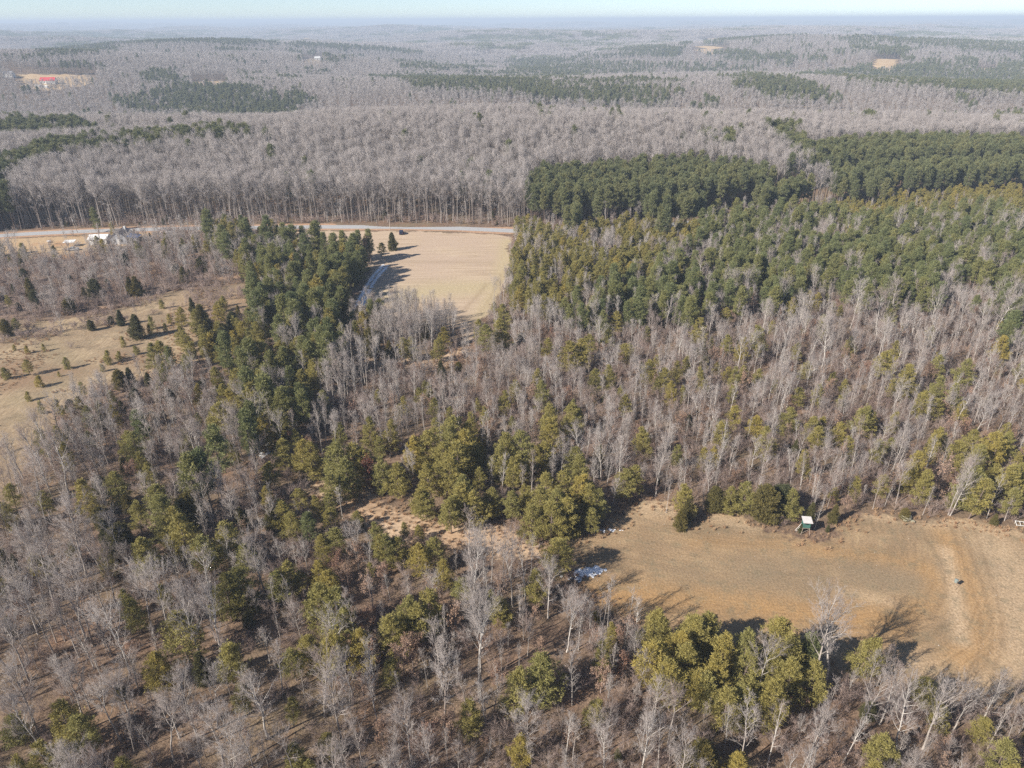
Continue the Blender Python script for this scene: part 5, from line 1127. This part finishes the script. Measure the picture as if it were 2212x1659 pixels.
# vehicles
def car(px, py, rz, label, body, cat='car', L=4.6, Wd=1.85, roof=1.72, name='parked_car', boxy=True):
    b = thing(name, px, py, rz, label, cat, 'parked vehicles')
    hl = L / 2
    prof = [(-hl, .42), (-hl, .95), (-hl + .1, 1.02), (hl - 1.15, 1.02), (hl - .12, .86), (hl, .72), (hl, .42), (hl - .55, .30), (-hl + .45, .30)]
    body_o = bm_obj('body', [('prism', prof, -Wd / 2, Wd / 2)], body, b, 0.05)
    cp = [(-hl + .05, 1.0), (-hl + .28, roof - .05), (-hl + .5, roof), (.35, roof), (hl - 1.15, 1.0)] if boxy else [(-hl + .75, .98), (-hl + 1.35, roof), (.25, roof), (hl - 1.3, .98)]
    cab = bm_obj('cabin', [('prism', cp, -Wd / 2 + .12, Wd / 2 - .12)], body, b, 0.05)
    for s in (-1, 1):
        win = [(x * .9, 1.06 + (z - 1.0) * .82) for x, z in cp]
        y0 = s * (Wd / 2 - .12)
        bm_obj('side_window', [('prism', win, min(y0, y0 + s * .012), max(y0, y0 + s * .012))], M['dark_glass'], cab)
    xr = (cp[0][0] + cp[1][0]) / 2
    bm_obj('rear_window', [('box', (xr - .07, 0, (1.08 + roof - .1) / 2 + .04), (.02, Wd - .55, .45), (0, math.radians(18 if boxy else 40), 0))], M['dark_glass'], cab)
    xw = (cp[-1][0] + cp[-2][0]) / 2
    bm_obj('windscreen', [('box', (xw + .045, 0, (1.02 + roof) / 2 + .045), (.02, Wd - .5, .78), (0, math.radians(-58), 0))], M['dark_glass'], cab)
    for sx in (-hl + .85, hl - .9):
        for s in (-1, 1):
            w = bm_obj('wheel', [('cyl', (sx, s * (Wd / 2 - .2), .34), (sx, s * (Wd / 2 + .02), .34), .34, .34, 18)], M['tyre'], b)
            bm_obj('rim', [('cyl', (sx, s * (Wd / 2 + .021), .34), (sx, s * (Wd / 2 + .035), .34), .2, .2, 14)], M['rim'], w)
    for s in (-1, 1):
        bm_obj('tail_light', [('box', (-hl - .01, s * (Wd / 2 - .18), .85), (.03, .18, .22))], M['lamp_red'], b)
        bm_obj('headlight', [('box', (hl - .02, s * (Wd / 2 - .28), .70), (.05, .32, .14))], M['lamp_white'], b)
    bm_obj('bumper', [('box', (-hl - .04, 0, .5), (.1, Wd - .1, .18))], M['tyre'], b)
    return b
car(867, 505, math.radians(97), 'dark blue sport utility car parked on the grass by the road', M['blue_paint'])
car(159, 541, math.radians(15), 'silver car parked in the yard beside the white carport', M['silver'], boxy=False, roof=1.45, L=4.4)

# the farmhouse: white roofed wing, grey main block with blue tarp lean-to
def gable(name, parent, cx, cy, Lx, Wy, wall_h, rise, wall, roof, along_x=True, over=.35, z=0):
    """walls with gables and two roof slopes; ridge along x or along y"""
    if along_x: prof = [(-Wy / 2, z), (Wy / 2, z), (Wy / 2, wall_h + z), (0, wall_h + rise + z), (-Wy / 2, wall_h + z)]; ext = Lx; half = Wy / 2
    else: prof = [(-Lx / 2, z), (Lx / 2, z), (Lx / 2, wall_h + z), (0, wall_h + rise + z), (-Lx / 2, wall_h + z)]; ext = Wy; half = Lx / 2
    w = bm_obj('wall', [('prism', prof, -ext / 2, ext / 2)], wall, parent)
    w.location = (cx, cy, 0); w.rotation_euler = (0, 0, math.pi / 2 if along_x else 0)
    sl = math.atan2(rise, half); ln = (half + over) / math.cos(sl)
    r = bm_obj('roof', [('box', (s * (half + over) / 2, 0, wall_h + z + rise - (half + over) / 2 * math.tan(sl) + .09), (ln, ext + 2 * over, .1), (0, s * sl, 0)) for s in (-1, 1)], roof, parent)
    r.location = (cx, cy, 0); r.rotation_euler = (0, 0, math.pi / 2 if along_x else 0)
    return w, r
h = thing('farmhouse', 232, 525, math.radians(4), 'farmhouse with white metal roofed wing and grey main block', 'house')
w, r = gable('wing', h, -2.6, 0, 7.4, 5.2, 2.5, 1.3, M['white_wall'], M['white_metal'])
def window(parent, x, y, z, wd, ht, facing_y=-1):
    fr = bm_obj('window', [('box', (x, y + facing_y * .03, z), (wd + .16, .06, ht + .16))], M['white_wall'], parent)
    bm_obj('pane', [('box', (x, y + facing_y * .066, z), (wd, .02, ht))], M['dark_glass'], fr)
    return fr
window(h, -3.4, -2.6, 1.45, .8, .95); window(h, -1.0, -2.6, 1.45, .8, .95)
bm_obj('window_surround', [('box', (-3.4, -2.615, 1.45), (1.5, .03, 1.6))], M['white_metal'], h)
w2, r2 = gable('main', h, 6.0, 1.6, 7.0, 8.4, 2.9, 2.6, M['grey_wall'], M['roof_grey'], along_x=False)
bm_obj('chimney', [('box', (2.2, .6, 4.3), (.7, .7, 2.2))], M['white_wall'], r2).location = (-1.2, 1.6, .8)
for x in (4.4, 7.4): window(h, x, -2.6, 1.6, .9, 1.2)
bm_obj('door', [('box', (6.0, -2.64, 1.05), (.95, .08, 2.1))], M['white_metal'], h)
bm_obj('lean_to_roof', [('box', (11.4, 1.0, 2.75), (4.2, 6.4, .08), (0, math.radians(14), 0))], M['blue_tarp'], h)
for y in (-1.9, 3.9):
    bm_obj('lean_to_post', [('box', (13.2, y, 1.1), (.12, .12, 2.3))], M['wood'], h)
c = thing('carport', 153, 532, math.radians(8), 'small white roofed carport in the yard left of the farmhouse', 'carport')
bm_obj('roof', [('box', (0, 0, 2.2), (4.4, 3.2, .08), (math.radians(7), 0, 0))], M['white_metal'], c)
for x in (-2, 2):
    for y in (-1.4, 1.4):
        bm_obj('post', [('box', (x, y, 1.05 - .1 + y * .06), (.1, .1, 2.15))], M['wood'], c)
c = thing('camper_trailer', 362, 514, math.radians(18), 'white and blue camper trailer parked right of the farmhouse', 'camper')
bd = bm_obj('body', [('prism', [(-2.6, .55), (-2.75, 1.4), (-2.5, 2.75), (2.5, 2.75), (2.6, .55)], -1.15, 1.15)], M['grey_wall'], c, .06)
bm_obj('roof', [('box', (0, 0, 2.80), (5.1, 2.34, .07))], M['white_metal'], c)
bm_obj('front_panel', [('box', (-2.72, 0, 1.2), (.06, 2.1, 1.1))], M['blue_tarp'], c)
for x in (-1.4, 1.3): window(c, x, -1.15, 1.8, .9, .6)
bm_obj('door', [('box', (.1, -1.17, 1.45), (.65, .05, 1.7))], M['white_metal'], c)
for s in (-1, 1):
    wh = bm_obj('wheel', [('cyl', (.3, s * 1.0, .33), (.3, s * 1.2, .33), .33, .33, 16)], M['tyre'], c)
    bm_obj('rim', [('cyl', (.3, s * 1.2, .33), (.3, s * 1.215, .33), .18, .18, 12)], M['rim'], wh)
bm_obj('hitch', [('box', (-3.2, 0, .5), (1.1, .12, .1))], M['tyre'], c)
t = thing('gas_tank', 107, 524, .2, 'small white gas tank lying in the yard', 'tank')
bm_obj('shell', [('cyl', (-.7, 0, .6), (.7, 0, .6), .38, .38, 16), ('cyl', (.7, 0, .6), (.88, 0, .6), .38, .15, 16), ('cyl', (-.88, 0, .6), (-.7, 0, .6), .15, .38, 16)], M['white_metal'], t)
for x in (-.45, .45): bm_obj('foot', [('box', (x, 0, .12), (.12, .6, .28))], M['roof_far'], t)
bm_obj('valve_cap', [('cyl', (0, 0, .95), (0, 0, 1.1), .12, .1, 10)], M['roof_far'], t)

# far houses
def far_house(px, py, rz, Lx, Wy, wh, rise, wall, roof, label, name='house'):
    h = thing(name, px, py, rz, label, 'house', 'far houses')
    gable('house', h, 0, 0, Lx, Wy, wh, rise, wall, roof)
    n = max(2, int(Lx // 4))
    for i in range(n):
        x = -Lx / 2 + (i + .5) * Lx / n
        if i == n // 2:
            bm_obj('door', [('box', (x, -Wy / 2 - .04, 1.1), (1.1, .08, 2.2))], M['roof_far'], h)
        else: window(h, x, -Wy / 2, wh * .55, 1.2, 1.3)
    return h
far_house(21, 168, .1, 13, 9, 5.2, 3.2, M['white_wall'], M['roof_far'], 'white two storey farmhouse at the far left edge')
far_house(107, 181, .12, 20, 11, 4.2, 4.2, M['white_wall'], M['roof_red'], 'white barn with bright red roof on the far left field', 'barn')
far_house(84, 190, .2, 8, 4, 2.6, .9, M['white_wall'], M['white_metal'], 'long low white trailer left below the red roofed barn', 'trailer_home')
far_house(100, 191, -.1, 6, 4, 2.6, .9, M['white_wall'], M['white_metal'], 'short white shed right below the red roofed barn', 'shed')
far_house(686, 130, .3, 15, 9, 6.0, 3.2, M['white_wall'], M['white_wall'], 'white house on the far clearing before a dark pine grove')
far_house(1918, 88, 0, 30, 12, 6, 4, M['white_wall'], M['white_metal'], 'tiny long white building on the far right farmland', 'farm_building')
far_house(1895, 87, .3, 18, 12, 6, 4, M['white_wall'], M['roof_far'], 'tiny white house left of the far long building')

# ------------------------------------------------------------------ haze
m = bpy.data.materials.new('haze_air'); m.use_nodes = True; nt = m.node_tree
nt.nodes.remove(nt.nodes['Principled BSDF'])
pv = nt.nodes.new('ShaderNodeVolumePrincipled'); pv.inputs['Color'].default_value = (0.70, 0.83, 1.0, 1); pv.inputs['Density'].default_value = 0.00021
pv.inputs['Anisotropy'].default_value = 0.0
nt.links.new(pv.outputs[0], nt.nodes['Material Output'].inputs['Volume'])
try: m.cycles.homogeneous_volume = True
except Exception: pass
bm = bmesh.new(); bmesh.ops.create_cube(bm, size=1.0, matrix=Matrix.Translation((0, 0, 26)) @ Matrix.Diagonal((92000, 92000, 172, 1)))
me = bpy.data.meshes.new('haze'); bm.to_mesh(me); bm.free(); me.materials.append(m)
tag(link('haze', me), 'thin blue winter haze over the whole country', 'haze', kind='stuff')
